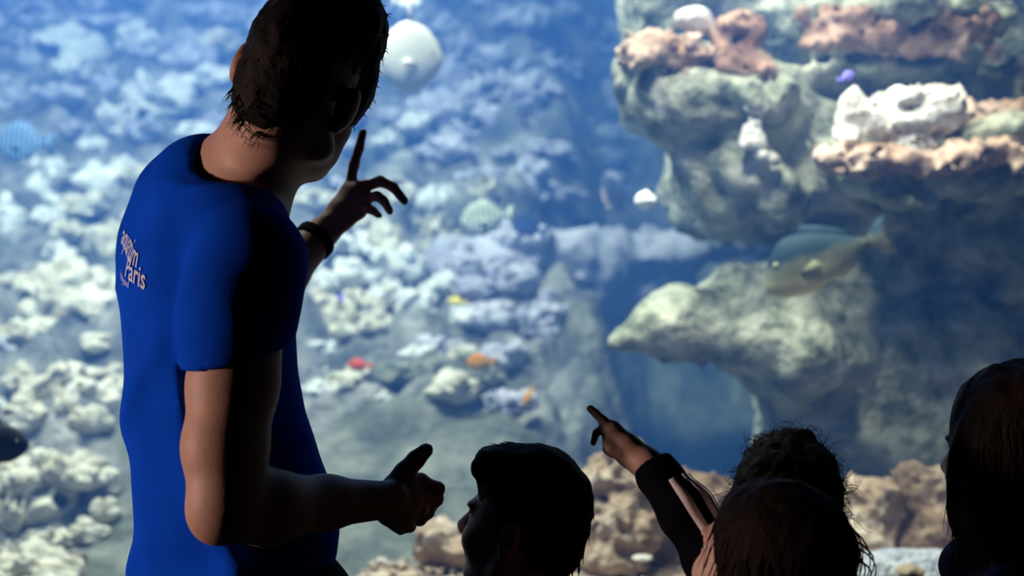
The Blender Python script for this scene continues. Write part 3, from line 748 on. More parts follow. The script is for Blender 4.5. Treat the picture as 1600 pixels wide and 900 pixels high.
def torso_field(slices, facing):
    """slices: (z, cx, cy, half_depth along facing, half_width). facing unit vector in xy"""
    S = np.array(slices, float); S = S[np.argsort(S[:, 0])]
    f = np.array((facing[0], facing[1])); l = np.array((-f[1], f[0]))
    z0, z1 = S[0, 0], S[-1, 0]
    def fn(p):
        zc = np.clip(p[:, 2], z0, z1)
        cx, cy, D, Wd = (np.interp(zc, S[:, 0], S[:, i]) for i in range(1, 5))
        q = p[:, :2] - np.stack([cx, cy], 1)
        u = q @ f; v = q @ l
        e = np.power(np.power(np.abs(u) / D, 2.2) + np.power(np.abs(v) / Wd, 2.2), 1 / 2.2)
        d = (e - 1) * np.minimum(D, Wd) * 0.9
        dz = np.maximum(z0 - p[:, 2], p[:, 2] - z1)
        return np.where(dz > 0, np.sqrt(np.maximum(d, 0) ** 2 + dz ** 2), np.maximum(d, dz))
    c = np.array((S[:, 1].mean(), S[:, 2].mean(), (z0 + z1) / 2))
    return fn, c, max((z1 - z0) / 2, S[:, 3:].max()) * 1.25 + 0.05

def shoes(root, feet, fdir, k=1.0):
    f = np.array((fdir[0], fdir[1], 0.0)); l = np.array((-f[1], f[0], 0)); R = np.stack([f, l, np.array((0, 0, 1.0))], 1)
    for a in feet:
        b = np.array((a[0], a[1], 0.0))
        s = Shape(0.02 * k)
        s.cone(b + f * 0.0 + (0, 0, 0.05 * k), b + f * 0.14 * k + (0, 0, 0.04 * k), 0.045 * k, 0.036 * k); s.cone(b - f * 0.04 * k + (0, 0, 0.05 * k), b + (0, 0, 0.1 * k), 0.045 * k, 0.045 * k)
        s.slab((0, 0, 0.014), (0, 0, -1))
        V, Q = shape_mesh(s, 0.008); sh = world_part('shoe', V, Q, m_shoe, root)
        s = Shape(0.01); s.boxr(b + f * 0.05 * k + (0, 0, 0.009), (0.135 * k, 0.048 * k, 0.009), 0.008, R)
        V, Q = shape_mesh(s, 0.007); so = world_part('sole', V, Q, m_sole, root); so.parent = sh; so.location = (0, 0, 0)

def trousers(root, hips, knees, ankles, pel, m, r=(0.095, 0.075, 0.06), extra=0.0, name='trousers'):
    s = Shape(0.04)
    for h, k_, a in zip(hips, knees, ankles): s.chain([h, k_, a], list(r))
    s.ell(pel, (0.15 * r[0] / 0.095 + extra, 0.12 * r[0] / 0.095, 0.13 * r[0] / 0.095))
    s.slab((0, 0, 0.045), (0, 0, -1))
    s.post = lambda p, d: d - 0.010 * fbm(p * (9, 9, 22), 2)
    V, Q = shape_mesh(s, 0.011)
    return world_part(name, V, Q, m, root)

# ------------------------------------------------------------------ standing man in the blue T-shirt
fa = math.radians(24)
fx = np.array((math.cos(fa), math.sin(fa)))               # the way his chest points
man = empty('person', (-0.44, 2.03, 0))
tag(man, 'person in a blue T-shirt with white back print, gesturing towards the tank', 'person')
hc = P(470, 133, 1.98); hR = frame(-20, -4, 23); hk = 1.02
m_shirt = mat('blue_shirt', (0.001, 0.060, 0.56), 0.9, 0.08, 14, 0.04, 0.15, 500)
m_short = mat('black_shorts', (0.008, 0.008, 0.010), 0.9, 0.2, 20, 0.1, 0.2, 300)
m_hair_man = hair_mat('black_hair', (0.006, 0.0042, 0.0038))
sh_R, el_R, wr_R = P(392, 412, 1.86), P(352, 788, 1.80), P(588, 782, 1.97)
sh_L, el_L, wr_L = P(282, 388, 2.22), P(405, 465, 2.36), P(500, 368, 2.45)
nb = P(372, 312, 2.05)
b = Shape(0.02)
head(b, hc, hR, hk)
jw = lambda x, y, z: hc + hR @ np.array((x, y, z))
b.ell(jw(0.058, -0.008, -0.078), (0.044, 0.052, 0.034), hR, 0.02); b.ell(jw(0.086, -0.010, -0.100), (0.024, 0.026, 0.016), hR, 0.02)
for y in (-1, 1): b.cone(jw(0.012, 0.060 * y, -0.068), jw(0.078, 0.022 * y, -0.102), 0.015, 0.013, 0.02)
for y in (-1, 1): b.ell(jw(-0.016, 0.094 * y, -0.004), (0.016, 0.009, 0.031), hR, 0.006)
b.chain([hc + hR @ np.array((-0.024, 0.004, -0.055)), P(404, 240, 2.01), nb], [0.056, 0.057, 0.072], 0.03)
b.cone(P(345, 268, 2.04), P(326, 325, 2.07), 0.045, 0.045, 0.04)      # trapezius
b.cone(nb, sh_R + (0, 0.02, 0.02), 0.06, 0.05, 0.04); b.cone(nb, sh_L, 0.05, 0.045, 0.03)
b.ell(P(330, 450, 2.05), (0.065, 0.09, 0.13), k=0.04)
b.chain([sh_R, P(364, 600, 1.835), P(352, 700, 1.815), el_R], [0.058, 0.056, 0.052, 0.044], 0.02)
b.ell(P(333, 815, 1.80), (0.020, 0.022, 0.022), k=0.03)
b.chain([el_R, P(420, 793, 1.85), P(510, 785, 1.92), wr_R], [0.044, 0.047, 0.034, 0.0275], 0.02)
b.chain([sh_L, el_L], [0.055, 0.045], 0.02); b.chain([el_L, P(440, 428, 2.395), wr_L], [0.042, 0.042, 0.029], 0.02)
# near hand: loose fist with the thumb up
Yh = 1.99
kn = [P(656, 754, Yh + .035), P(660, 774, Yh + .045), P(650, 795, Yh + .04), P(630, 812, Yh + .03)]
fg = [([P(684, 764, Yh + .045), P(678, 777, Yh + .075), P(655, 783, Yh + .085)], .0105),
      ([P(682, 779, Yh + .06), P(672, 792, Yh + .085), P(648, 796, Yh + .09)], .0108),
      ([P(668, 800, Yh + .06), P(656, 812, Yh + .08), P(636, 810, Yh + .085)], .0105),
      ([P(640, 822, Yh + .05), P(626, 826, Yh + .07), P(612, 820, Yh + .075)], .0095)]
hand(b, wr_R + (0.02, 0.01, 0), kn, fg, ([P(604, 770, Yh + .01), P(632, 738, Yh + .015), P(650, 718, Yh + .02), P(666, 703, Yh + .025)], .0118), 0.0135)
b.ell(P(612, 800, Yh + .02), (.024, .016, .020), k=0.02)
# raised far hand: forefinger up, the others bent over to the right
Yf = 2.46
kn = [P(546, 296, Yf), P(560, 296, Yf - .01), P(566, 312, Yf - .015), P(560, 330, Yf - .015)]
fg = [([P(553, 258, Yf), P(561, 232, Yf), P(567, 207, Yf)], .0092),
      ([P(594, 283, Yf - .02), P(614, 292, Yf - .02), P(632, 314, Yf - .015)], .0096),
      ([P(589, 306, Yf - .03), P(600, 314, Yf - .03), P(609, 330, Yf - .025)], .0088),
      ([P(576, 326, Yf - .03), P(584, 330, Yf - .03), P(592, 337, Yf - .02)], .0078)]
hand(b, wr_L + (0.01, 0, 0.01), kn, fg, ([P(515, 345, Yf - .02), P(540, 322, Yf + .03), P(556, 300, Yf + .04), P(570, 287, Yf + .035)], .0105), 0.0135)
V, Q = shape_mesh(b, 0.0042)
body = world_part('body', V, Q, m_skin, man)
eyes(man, hc, hR, hk)
# hair
def H(x, y, z): return hc + hR @ (np.array((x, y, z)) * hk)
s = Shape(0.02)
s.ell(H(-0.012, 0, 0.040), np.array((0.102, 0.074, 0.102)) * hk, hR)
s.ell(H(0.02, 0, 0.085), np.array((0.085, 0.073, 0.082)) * hk, hR, 0.015)
s.ell(H(-0.055, 0, -0.022), np.array((0.048, 0.056, 0.062)) * hk, hR, 0.02)
s.ell(H(0.122, 0, -0.040), np.array((0.058, 0.12, 0.095)) * hk, hR, 0.015, 's')
for y in (-1, 1): s.ell(H(-0.004, 0.100 * y, -0.022), np.array((0.021, 0.030, 0.034)) * hk, hR, 0.008, 's')
s.ell(H(0.040, -0.066, 0.020), np.array((0.036, 0.014, 0.052)) * hk, hR, 0.012)
s.slab(H(-0.03, 0, -0.078), hR @ np.array((0.35, 0, -1.0)), 0.012)
s.post = lambda p, d: d - 0.010 * fbm(((p - hc) @ hR) * (60, 60, 26), 2) - 0.004 * fbm(p * 160, 1)
V, Q = shape_mesh(s, 0.0045)
parts = [(V, Q)]
rs = random.Random(3)
pick = rs.sample(range(len(V)), 900)
for i in pick:
    q = (V[i] - hc) @ hR / hk
    if q[2] < -0.035 and q[0] < 0.01:
        for _ in range(3): parts.append(strand(V[i], hR @ np.array((-0.5, rs.gauss(0, 0.3), -1.0)), rs.uniform(0.012, 0.028), 0.0007, 0.3, 0.05, 4, rs))
    elif rs.random() < 0.5:
        d = hR @ np.array((q[0] * 0.4 + 0.07, q[1] * 0.5, (q[2] - 0.03) * 0.3 + (0.02 if q[2] > 0.1 else -0.05))) + np.array([rs.gauss(0, 0.03) for _ in range(3)])
        parts.append(strand(V[i], d, rs.uniform(0.006, 0.014), 0.0010, 0.2, 0.05, 3, rs))
V, Q = join(parts)
world_part('hair', V, Q, m_hair_man, man)
# T-shirt: silhouette rows (pixel row, back x, front x, distance)
rows = [(300, 232, 418, 2.06), (340, 208, 436, 2.06), (400, 184, 452, 2.05), (450, 177, 463, 2.05), (520, 180, 467, 2.04), (580, 183, 470, 2.04),
        (640, 186, 480, 2.04), (710, 194, 503, 2.04), (760, 200, 522, 2.04), (820, 207, 533, 2.04), (872, 211, 538, 2.04), (905, 212, 536, 2.04)]
sl = []
for y, xb, xf, Y in rows:
    hwid = (xf - xb) / 2 * Y / F; c = P((xb + xf) / 2, y, Y)
    Wd = 0.150 if y <= 300 else 0.175 if y < 380 else 0.182
    D = math.sqrt(max(hwid ** 2 - (Wd * math.sin(fa)) ** 2, 0.004)) / math.cos(fa)
    sl.append((c[2], c[0], c[1], D, Wd))
s = Shape(0.03)
fn, c, r = torso_field(sl, fx); s.add(fn, c, r)
s.cone(P(318, 290, 2.05), P(282, 380, 2.16), 0.075, 0.085, 0.05)
s.cone(P(385, 335, 1.99), sh_R, 0.045, 0.066, 0.05); s.cone(P(300, 300, 2.10), sh_L, 0.06, 0.07, 0.05)
s.ell(P(360, 338, 2.03), (0.068, 0.075, 0.045), k=0.05)
s.cone(P(300, 268, 2.06), P(360, 292, 1.99), 0.030, 0.032, 0.03)
s.chain([sh_R, P(376, 480, 1.855), P(362, 610, 1.84)], [0.072, 0.073, 0.071], 0.028)
sd = el_R - sh_R; sd /= np.linalg.norm(sd)
cutc = P(362, 561, 1.84)
s2 = Shape(0.03); s2.chain([sh_L, sh_L * 0.35 + el_L * 0.65], [0.072, 0.066])
s2.slab(sh_L * 0.45 + el_L * 0.55, el_L - sh_L)
hem_n = np.array((0.16, 0.10, -1.0)); hem_n /= np.linalg.norm(hem_n)
arm_fn = Shape(0.02); arm_fn.chain([P(362, 560, 1.84), P(357, 660, 1.82)], [0.085, 0.085])
def shirt_post(p, d):
    # flat hem of the near sleeve, hole for the neck, drapery folds
    sl_ = arm_fn(p); below = (p - cutc) @ hem_n
    inarm = smax(sl_, -below, 0.004)
    d = smax(d, -inarm, 0.004)
    d = smin(d, s2(p), 0.02)
    q = p - np.array((-0.44, 2.03, 1.2))
    n1 = 0.6 * fbm(q * 4 + 2, 1)
    folds = 0.012 * fbm(q @ np.array(((9, 0, 3), (0, 9, 2), (3.5, 2, 2.6))) + 4, 2)
    back = smooth(0.02, -0.10, q[:, 0])
    ridge = lambda t: np.exp(-(np.sin(t) / 0.50) ** 2) - 0.36                      # narrow raised creases
    folds = folds + 0.014 * ridge((q[:, 2] * 0.62 - q[:, 0] * 0.78) * 17 + 3 * n1 + 1.2) * back * smooth(-0.10, 0.10, q[:, 2]) * smooth(0.24, 0.16, q[:, 2])
    folds = folds + 0.015 * ridge((q[:, 2] * 0.40 + q[:, 0] * 0.91) * 18 + 3 * n1) * smooth(0.02, -0.06, q[:, 2])
    folds = folds + 0.020 * ridge((q[:, 2] * 0.80 - q[:, 0] * 0.55) * 22 + 3 * n1 + 1) * smooth(-0.12, -0.20, q[:, 2]) * smooth(-0.02, 0.05, q[:, 0] + 0.06)
    return d - folds
s.post = shirt_post
nk = hc + hR @ np.array((-0.022, 0, -0.06))
lo, hi = s.bounds(0.03); lo[2] = 0.93
def shirt_f(p):
    d = s(p)
    t = np.clip((p - nb) @ (nk - nb) / ((nk - nb) @ (nk - nb)), -0.35, 1.6)
    neck = np.linalg.norm(p - nb - t[:, None] * (nk - nb), axis=1) - (0.080 + 0.004 * t)
    return smax(smax(d, -neck, 0.008), CZ - (900 - 450) / F * 2.04 + 0.005 + 0.10 * (p[:, 0] + 0.44) - p[:, 2], 0.006)
lo2 = lo; V, Q = sdf_mesh(shirt_f, lo2, hi, 0.0058, slack=1.8, smooth=2)
shirt = world_part('shirt', V, Q, m_shirt, man)
# white print on the back, wrapped onto the cloth
bvh = BVHTree.FromPolygons([tuple(v) for v in V], [tuple(q) for q in Q])
m_print = mat('white_print', (0.56, 0.64, 0.82), 0.8, 0.05, 60)
def print_line(txt, px, py, size, name, dz=-0.3, bold=0.0):
    # right end of the line at the pixel on the cloth; earlier letters run round the back
    cu = bpy.data.curves.new(name, 'FONT'); cu.body = txt; cu.size = size; cu.align_x = 'RIGHT'; cu.resolution_u = 3; cu.offset = bold
    ob = bpy.data.objects.new(name, cu); COL.objects.link(ob)
    dg = bpy.context.evaluated_depsgraph_get(); me = bpy.data.meshes.new_from_object(ob.evaluated_get(dg))
    bpy.data.objects.remove(ob); bpy.data.curves.remove(cu)
    import bmesh
    bm = bmesh.new(); bm.from_mesh(me)
    for _ in range(2):
        bmesh.ops.subdivide_edges(bm, edges=[e for e in bm.edges if e.calc_length() > size * 0.18], cuts=1)
    bmesh.ops.triangulate(bm, faces=bm.faces[:])
    ax0 = P((177 + 460) / 2, py, 2.05); rad = 142 / F * 2.05
    ths = np.linspace(0.2, -2.4, 260); hits = []
    for t in ths:
        dr = Vector((math.sin(t), -math.cos(t), 0)); h = bvh.ray_cast(Vector(ax0) + dr * 0.6, -dr)
        hits.append(np.array(h[0] if h[0] else Vector(ax0) + dr * rad))
    hits = np.array(hits); sx = 800 + hits[:, 0] / hits[:, 1] * F
    k0 = int(np.argmax(sx <= px)); arc = np.concatenate([[0], np.cumsum(np.linalg.norm(np.diff(hits[k0:], axis=0), axis=1))])
    for v in bm.verts:
        th = float(np.interp(-v.co.x, arc, ths[k0:])); zz = ax0[2] + v.co.y + dz * v.co.x
        dr = Vector((math.sin(th), -math.cos(th), 0)); a0 = Vector((ax0[0], ax0[1], zz))
        h = bvh.ray_cast(a0 + dr * 0.6, -dr)
        q = h[0] + dr * 0.0022 if h[0] else a0 + dr * rad
        v.co = q - Vector(man.location)
    bm.to_mesh(me); bm.free()
    me.materials.clear(); me.materials.append(m_print)
    o = link(name, me, None, man); o.parent = shirt
    tag(o, 'white printed lettering')
print_line('aquarium', 216, 420, 0.040, 'lettering', -0.26, 0.0004)
print_line('Paris', 229, 453, 0.040, 'lettering', -0.26, 0.0004)
print_line('le plus grand', 203, 450, 0.013, 'lettering', -0.26)
# collar band
th = np.linspace(0, 2 * math.pi, 40)
ax = (nk - nb) / np.linalg.norm(nk - nb)
# wrist band, shorts, shoes
wd = (wr_L - el_L) / np.linalg.norm(wr_L - el_L)
u_ = np.cross(wd, (0, 0, 1.0)); u_ /= np.linalg.norm(u_); v_ = np.cross(wd, u_)
bc = P(491, 376, 2.445)
s = Shape(0.004)
for a in np.linspace(0, 2 * math.pi, 20, endpoint=False):
    q = bc + 0.031 * (math.cos(a) * u_ + math.sin(a) * v_); s.cone(q - wd * 0.007, q + wd * 0.007, 0.006, 0.006)
V, Q = shape_mesh(s, 0.0035); world_part('wristband', V, Q, m_short, man)
pel = np.array((sl[-1][1] + 0.02, 2.04, 0.93)); lv = np.array((-fx[1], fx[0], 0.0)); fv = np.array((fx[0], fx[1], 0.0))
hips = [pel + lv * 0.09 * q + (0, 0, -0.06) for q in (-1, 1)]
feet = [pel * (1, 1, 0) + lv * 0.11 * q + fv * (0.0 if q < 0 else 0.06) for q in (-1, 1)]
trousers(man, hips, [h * 0.5 + f * 0.5 + fv * 0.03 + (0, 0, 0.03) for h, f in zip(hips, feet)], [f + (0, 0, 0.08) for f in feet], pel + (0.0, 0, 0.0), m_short, (0.095, 0.075, 0.06))
shoes(man, feet, fx, 1.0)
print('man', round(time.time() - T0, 1))

# ------------------------------------------------------------------ children
def child(label, hc, R, k, yaw, hair_fn, m_hair, m_top, m_bot, arms, top_name='jacket', r_arm=0.036, extra_top=None, hands=None, lean=(0, 0), skin=None, bvox=0.0042):
    """a standing child; body, clothes, hair, shoes under one Empty at the feet"""
    y = math.radians(yaw); f = np.array((-math.sin(y), math.cos(y), 0)); l = np.array((-math.cos(y), -math.sin(y), 0)); up = np.array((0, 0, 1.0))
    nb = hc + R @ np.array((-0.030, 0, -0.085)) * k + np.array((0, 0, -0.055)) * k
    zs = nb[2] - 0.02
    base = np.array((nb[0] + lean[0], nb[1] + lean[1], 0.0))
    root = empty('person', base); tag(root, label, 'person')
    hipz = zs * 0.55
    def at(t, z):                       # spine point
        return np.array((nb[0] + lean[0] * t, nb[1] + lean[1] * t, z))
    sw = 0.118 * k / 0.9
    shd = [at(0.1, zs - 0.035) + l * sw * q for q in (1, -1)]            # left, right
    ja = []
    for i, a in enumerate(arms):
        if a is None:
            q = 1 - 2 * i
            e = shd[i] + l * 0.03 * q - up * 0.20 * k + f * -0.01; w = e - up * 0.16 * k + f * 0.07 + l * 0.0 * q
            ja.append((shd[i], e, w))
        else: ja.append((shd[i],) + tuple(a))
    b = Shape(0.016)
    head(b, hc, R, k)
    b.chain([hc + R @ np.array((-0.022, 0, -0.06)) * k, nb, at(0.2, zs - 0.08)], [0.046 * k, 0.048 * k, 0.07 * k], 0.03)
    for s_, e, w in ja: b.chain([s_, e, w], [0.032, 0.027, 0.017], 0.015)
    for i, (s_, e, w) in enumerate(ja):
        if hands and hands[i]: hands[i](b, w)
        else:
            d = (w - e) / np.linalg.norm(w - e); sd = f
            kn = [w + d * 0.050 + sd * t for t in (0.020, 0.007, -0.006, -0.018)]
            fg = [([q + d * 0.022 * t, q + d * 0.038 * t + l * (0.010 if i else -0.010), q + d * 0.050 * t + l * (0.022 if i else -0.022)], 0.0062) for q, t in zip(kn, (0.95, 1.05, 1.0, 0.8))]
            hand(b, w, kn, fg, ([w + sd * 0.012 + d * 0.012, w + sd * 0.028 + d * 0.030, w + sd * 0.032 + d * 0.052], 0.0072), 0.009)
    V, Q = shape_mesh(b, bvox)
    world_part('body', V, Q, skin or m_skin_kid, root)
    eyes(root, hc, R, k)
    V, Q = hair_fn(lambda x, y_, z: hc + R @ (np.array((x, y_, z)) * k))
    world_part('hair', V, Q, m_hair, root)
    # top
    s = Shape(0.03)
    sl = []
    for z, t, D, Wd in ((zs - 0.005, 0.1, 0.062, 0.085), (zs - 0.05, 0.15, 0.080, 0.122), (zs - 0.14, 0.3, 0.092, 0.128), (zs - 0.24, 0.6, 0.095, 0.122), (hipz, 0.9, 0.100, 0.128), (hipz - 0.06, 1.0, 0.102, 0.132)):
        q = at(t, z); sl.append((z, q[0], q[1], D * k / 0.9, Wd * k / 0.9))
    fn, cc, rr_ = torso_field(sl, f); s.add(fn, cc, rr_)
    for s_, e, w in ja:
        s.cone(at(0.1, zs - 0.02), s_, 0.04, 0.045, 0.03)
        we = e + (w - e) * 0.96
        s.chain([s_, e, we], [r_arm * 1.25, r_arm * 1.1, r_arm * 0.80], 0.02)
    if extra_top: extra_top(s)
    s.post = lambda p, d: d - 0.010 * fbm(p * (14, 14, 30) + 5, 2) - 0.004 * fbm(p * 40, 1)
    nkr = 0.056 * k
    def ff(p):
        d = s(p); a = nb + (0, 0, -0.015); ab = hc - nb
        t = np.clip((p - a) @ ab / (ab @ ab), 0, 1.3)
        return smax(d, -(np.linalg.norm(p - a - t[:, None] * ab, axis=1) - nkr), 0.006)
    lo, hi = s.bounds(0.03); lo[2] = max(lo[2], 0.0)
    V, Q = sdf_mesh(ff, lo, hi, 0.0068, slack=1.7, smooth=1)
    top = world_part(top_name, V, Q, m_top, root)
    pel = at(1.0, hipz - 0.02)
    hips = [pel + l * 0.062 * q - up * 0.03 for q in (1, -1)]
    feet = [base + l * 0.075 * q for q in (1, -1)]
    trousers(root, hips, [(h + ft) / 2 + f * 0.015 for h, ft in zip(hips, feet)], [ft + up * 0.06 for ft in feet], pel, m_bot, (0.066, 0.052, 0.045))
    shoes(root, feet, f, 0.72)
    return root, top, (V, Q)

def cap(W, R, k, c, r, subs=(), adds=(), amp=0.008, freq=(50, 50, 22), vox=0.0048, kk=0.02, slabs=()):
    """hair volume: an ellipsoid over the skull plus locks, minus openings"""
    s = Shape(kk)
    s.ell(W(*c), np.array(r) * k, R)
    for p, q in adds: s.ell(W(*p), np.array(q) * k, R, 0.02)
    for p, q in subs: s.ell(W(*p), np.array(q) * k, R, 0.010, 's')
    for p, n in slabs: s.slab(W(*p), R @ np.array(n), 0.012)
    o = W(0, 0, 0)
    s.post = lambda p, d: d - amp * fbm(((p - o) @ R) * freq, 2) - amp * 0.4 * fbm(((p - o) @ R) * np.array(freq) * 2.5, 1)
    return shape_mesh(s, vox)

# --- boy with short dark hair looking to the left
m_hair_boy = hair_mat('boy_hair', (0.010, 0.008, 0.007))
bR = frame(63, 13, 0); bk_ = 0.87; bhc = P(824, 822, 2.05)
def boy_hair(W):
    V, Q = cap(W, bR, bk_, (-0.006, 0, 0.040), (0.100, 0.080, 0.098), subs=[((0.118, 0, -0.030), (0.060, 0.12, 0.085))] + [((0.004, 0.090 * q, -0.030), (0.030, 0.030, 0.046)) for q in (-1, 1)] + [((0.075, 0.085 * q, -0.01), (0.060, 0.028, 0.06)) for q in (-1, 1)],
               adds=[((-0.050, 0, -0.020), (0.052, 0.062, 0.055)), ((0.060, 0.0, 0.098), (0.048, 0.058, 0.024)), ((0.085, 0.01, 0.078), (0.022, 0.045, 0.018))], slabs=[((-0.03, 0, -0.085), (0.35, 0, -1.0))], freq=(26, 70, 70))
    parts = [(V, Q)]; rs = random.Random(8)
    for i in rs.sample(range(len(V)), 420):
        q = (V[i] - bhc) @ bR / bk_
        d = bR @ np.array((1.0 if q[2] > 0.06 else -0.15, q[1] * 3, (0.5 * (0.02 - q[0])) if q[2] > 0.09 else -1.0))
        if (q[0] > 0.03 and q[2] < 0.05) or q[0] > 0.075: continue
        parts.append(strand(V[i], d, rs.uniform(0.010, 0.022), 0.0011, 0.3, 0.06, 4, rs))
    return join(parts)
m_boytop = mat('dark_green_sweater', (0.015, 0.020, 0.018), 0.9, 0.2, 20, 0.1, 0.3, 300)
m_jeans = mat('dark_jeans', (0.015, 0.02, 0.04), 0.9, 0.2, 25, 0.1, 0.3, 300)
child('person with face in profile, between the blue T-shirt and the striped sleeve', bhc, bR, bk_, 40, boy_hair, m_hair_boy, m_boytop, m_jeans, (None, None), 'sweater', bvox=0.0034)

# --- child pointing, in a dark jacket with white sleeve stripes
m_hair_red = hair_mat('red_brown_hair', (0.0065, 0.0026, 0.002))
pR = frame(47, 18, 0); pk = 0.86; phc = P(1203, 884, 1.72)
def point_hair(W):
    V, Q = cap(W, pR, pk, (-0.012, 0, 0.030), (0.108, 0.090, 0.100), subs=[((0.140, 0, -0.050), (0.112, 0.14, 0.140))],
               adds=[((-0.045, 0, -0.060), (0.068, 0.080, 0.090)), ((-0.065, 0, -0.130), (0.058, 0.080, 0.080))] + [((0.010, 0.066 * q, -0.050), (0.050, 0.026, 0.085)) for q in (-1,)] + [((-0.012, 0.066, -0.040), (0.040, 0.024, 0.08))] + [((-0.02, 0.064 * q, -0.12), (0.045, 0.028, 0.060)) for q in (-1, 1)],
               freq=(60, 60, 14), amp=0.010)
    parts = [(V, Q)]; rs = random.Random(4)
    for i in rs.sample(range(len(V)), 500):
        q = (V[i] - phc) @ pR / pk
        parts.append(strand(V[i], pR @ np.array((q[0] * 2, q[1] * 2, -1.0)), rs.uniform(0.03, 0.07), 0.0010, 0.4, 0.05, 5, rs))
    for t in range(7):                                     # loose locks curling away at the back of the head
        a = P(1300 + 4 * t, 800 + 12 * t, 1.74); m1 = P(1388 + rs.uniform(-24, 14), 838 + 8 * t, 1.74); e = P(1346 + rs.uniform(-10, 12), 908 + 3 * t, 1.74)
        pts = [a * (1 - u) ** 2 + 2 * m1 * u * (1 - u) * 1.0 + e * u * u for u in np.linspace(0, 1, 9)]
        parts.append(tube(pts, [0.0016 * (1 - 0.6 * u) for u in np.linspace(0, 1, 9)], 4))
    return join(parts)
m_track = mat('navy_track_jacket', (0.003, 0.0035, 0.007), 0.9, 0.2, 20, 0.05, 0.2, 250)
pe, pw = P(1128, 884, 1.80), P(1007, 722, 1.86)
pYh = 1.875
def point_hand(b, w):
    kn = [P(957, 671, pYh), P(957, 680, pYh + .008), P(958, 691, pYh + .012), P(963, 701, pYh + .014)]
    fg = [([P(943, 657, pYh), P(932, 647, pYh), P(922, 638, pYh)], .0062),
          ([P(941, 669, pYh + .004), P(931, 677, pYh + .006), P(927, 692, pYh + .008)], .0055),
          ([P(950, 694, pYh + .018), P(948, 702, pYh + .03), P(962, 704, pYh + .03)], .0062),
          ([P(950, 704, pYh + .02), P(956, 709, pYh + .03), P(968, 710, pYh + .03)], .0058)]
    hand(b, w, kn, fg, ([P(985, 718, pYh - .006), P(966, 706, pYh - .012), P(955, 702, pYh - .012), P(948, 694, pYh - .008)], .0072), 0.0105, 0.005)
def point_sleeve(s):
    s.chain([P(1040, 752, 1.838), P(1071, 800, 1.822), P(1112, 862, 1.805), pe], [0.0300, 0.0350, 0.0385, 0.041], 0.012)
    d = (pw - pe) / np.linalg.norm(pw - pe)
    s.cone(P(1028, 738, 1.845), P(1022, 729, 1.848), 0.0305, 0.0290, 0.004)           # knitted cuff
    s.slab(P(1016, 722, 1.852), d)
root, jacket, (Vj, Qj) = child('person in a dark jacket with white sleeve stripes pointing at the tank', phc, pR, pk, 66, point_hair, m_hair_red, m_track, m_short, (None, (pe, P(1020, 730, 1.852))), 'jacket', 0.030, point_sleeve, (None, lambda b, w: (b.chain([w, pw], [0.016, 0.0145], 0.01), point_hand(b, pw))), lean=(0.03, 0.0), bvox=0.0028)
bv = BVHTree.FromPolygons([tuple(v) for v in Vj], [tuple(q) for q in Qj])
m_stripe = mat('white_stripe', (0.70, 0.66, 0.66), 0.7, 0.05, 40)
axp = [P(1046, 760, 1.836), P(1071, 800, 1.822), P(1112, 862, 1.805), pe]
for th in (12, 48, 84):
    pa = []
    for u in np.linspace(0, 0.92, 34):
        x = u * 3; i = min(int(x), 2); c0 = axp[i] + (axp[i + 1] - axp[i]) * (x - i); ad = axp[i + 1] - axp[i]; ad /= np.linalg.norm(ad)
        tc = np.array((0, -1.0, 0)); tc -= ad * (tc @ ad); tc /= np.linalg.norm(tc); n1 = np.cross(ad, tc); n1 = n1 if n1[2] > 0 else -n1
        for o in (-8.5, 0, 8.5):
            a = math.radians(th + o); dr = math.cos(a) * tc + math.sin(a) * n1
            h = bv.ray_cast(Vector(c0 + dr * 0.12), Vector(-dr))
            pa.append(np.array(h[0]) + np.array(h[1]) * 0.0015 if h[0] else c0 + dr * 0.04)
    n = len(pa) // 3
    Q = np.array([(3 * i + j, 3 * i + j + 1, 3 * i + j + 4, 3 * i + j + 3) for i in range(n - 1) for j in (0, 1)])
    o = world_part('sleeve_stripe', np.array(pa), Q, m_stripe, root); o.parent = jacket; o.location = (0, 0, 0)
    md = o.modifiers.new('thick', 'SOLIDIFY'); md.thickness = 0.0012

# --- fuzzy-haired child seen from behind
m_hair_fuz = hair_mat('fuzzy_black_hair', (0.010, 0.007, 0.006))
cR = frame(8, 5, 0); ck = 0.88; chc = P(1229, 790, 2.30)
def fuzzy_hair(W):
    V, Q = cap(W, cR, ck, (-0.014, 0, 0.036), (0.112, 0.090, 0.106), subs=[((0.135, 0, -0.045), (0.075, 0.13, 0.10))],
               adds=[((-0.05, 0, -0.05), (0.065, 0.088, 0.080)), ((-0.06, 0, -0.12), (0.055, 0.085, 0.07)), ((0.0, 0.05, 0.02), (0.06, 0.045, 0.06))], amp=0.020, freq=(40, 40, 30))
    parts = [(V, Q)]; rs = random.Random(14)
    for i in rs.sample(range(len(V)), 1100):
        q = (V[i] - chc) @ cR / ck
        d = cR @ np.array((q[0], q[1], (q[2] - 0.02) * 1.1)); d = d / np.linalg.norm(d) + np.array([rs.gauss(0, 0.5) for _ in range(3)])
        parts.append(strand(V[i], d, rs.uniform(0.015, 0.055), 0.0006, 0.5, rs.uniform(0.35, 0.8), 8, rs))
    for t in range(110):                                    # loose curls beside the temple
        p0 = W(-0.02 + rs.uniform(-0.05, 0.03), 0.088 * (1 if t % 3 else -1), rs.uniform(-0.02, 0.06))
        parts.append(strand(p0, cR @ np.array((rs.gauss(0, 0.4), 1.0 if t % 3 else -1.0, rs.uniform(-0.4, 0.5))), rs.uniform(0.04, 0.085), 0.0008, 0.6, rs.uniform(0.35, 0.75), 10, rs))
    return join(parts)
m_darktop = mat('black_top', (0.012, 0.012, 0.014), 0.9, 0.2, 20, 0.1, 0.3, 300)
child('person seen from behind, partly hidden by the pointing person in stripes', chc, cR, ck, 4, fuzzy_hair, m_hair_fuz, m_darktop, m_jeans, (None, None), 'sweater')

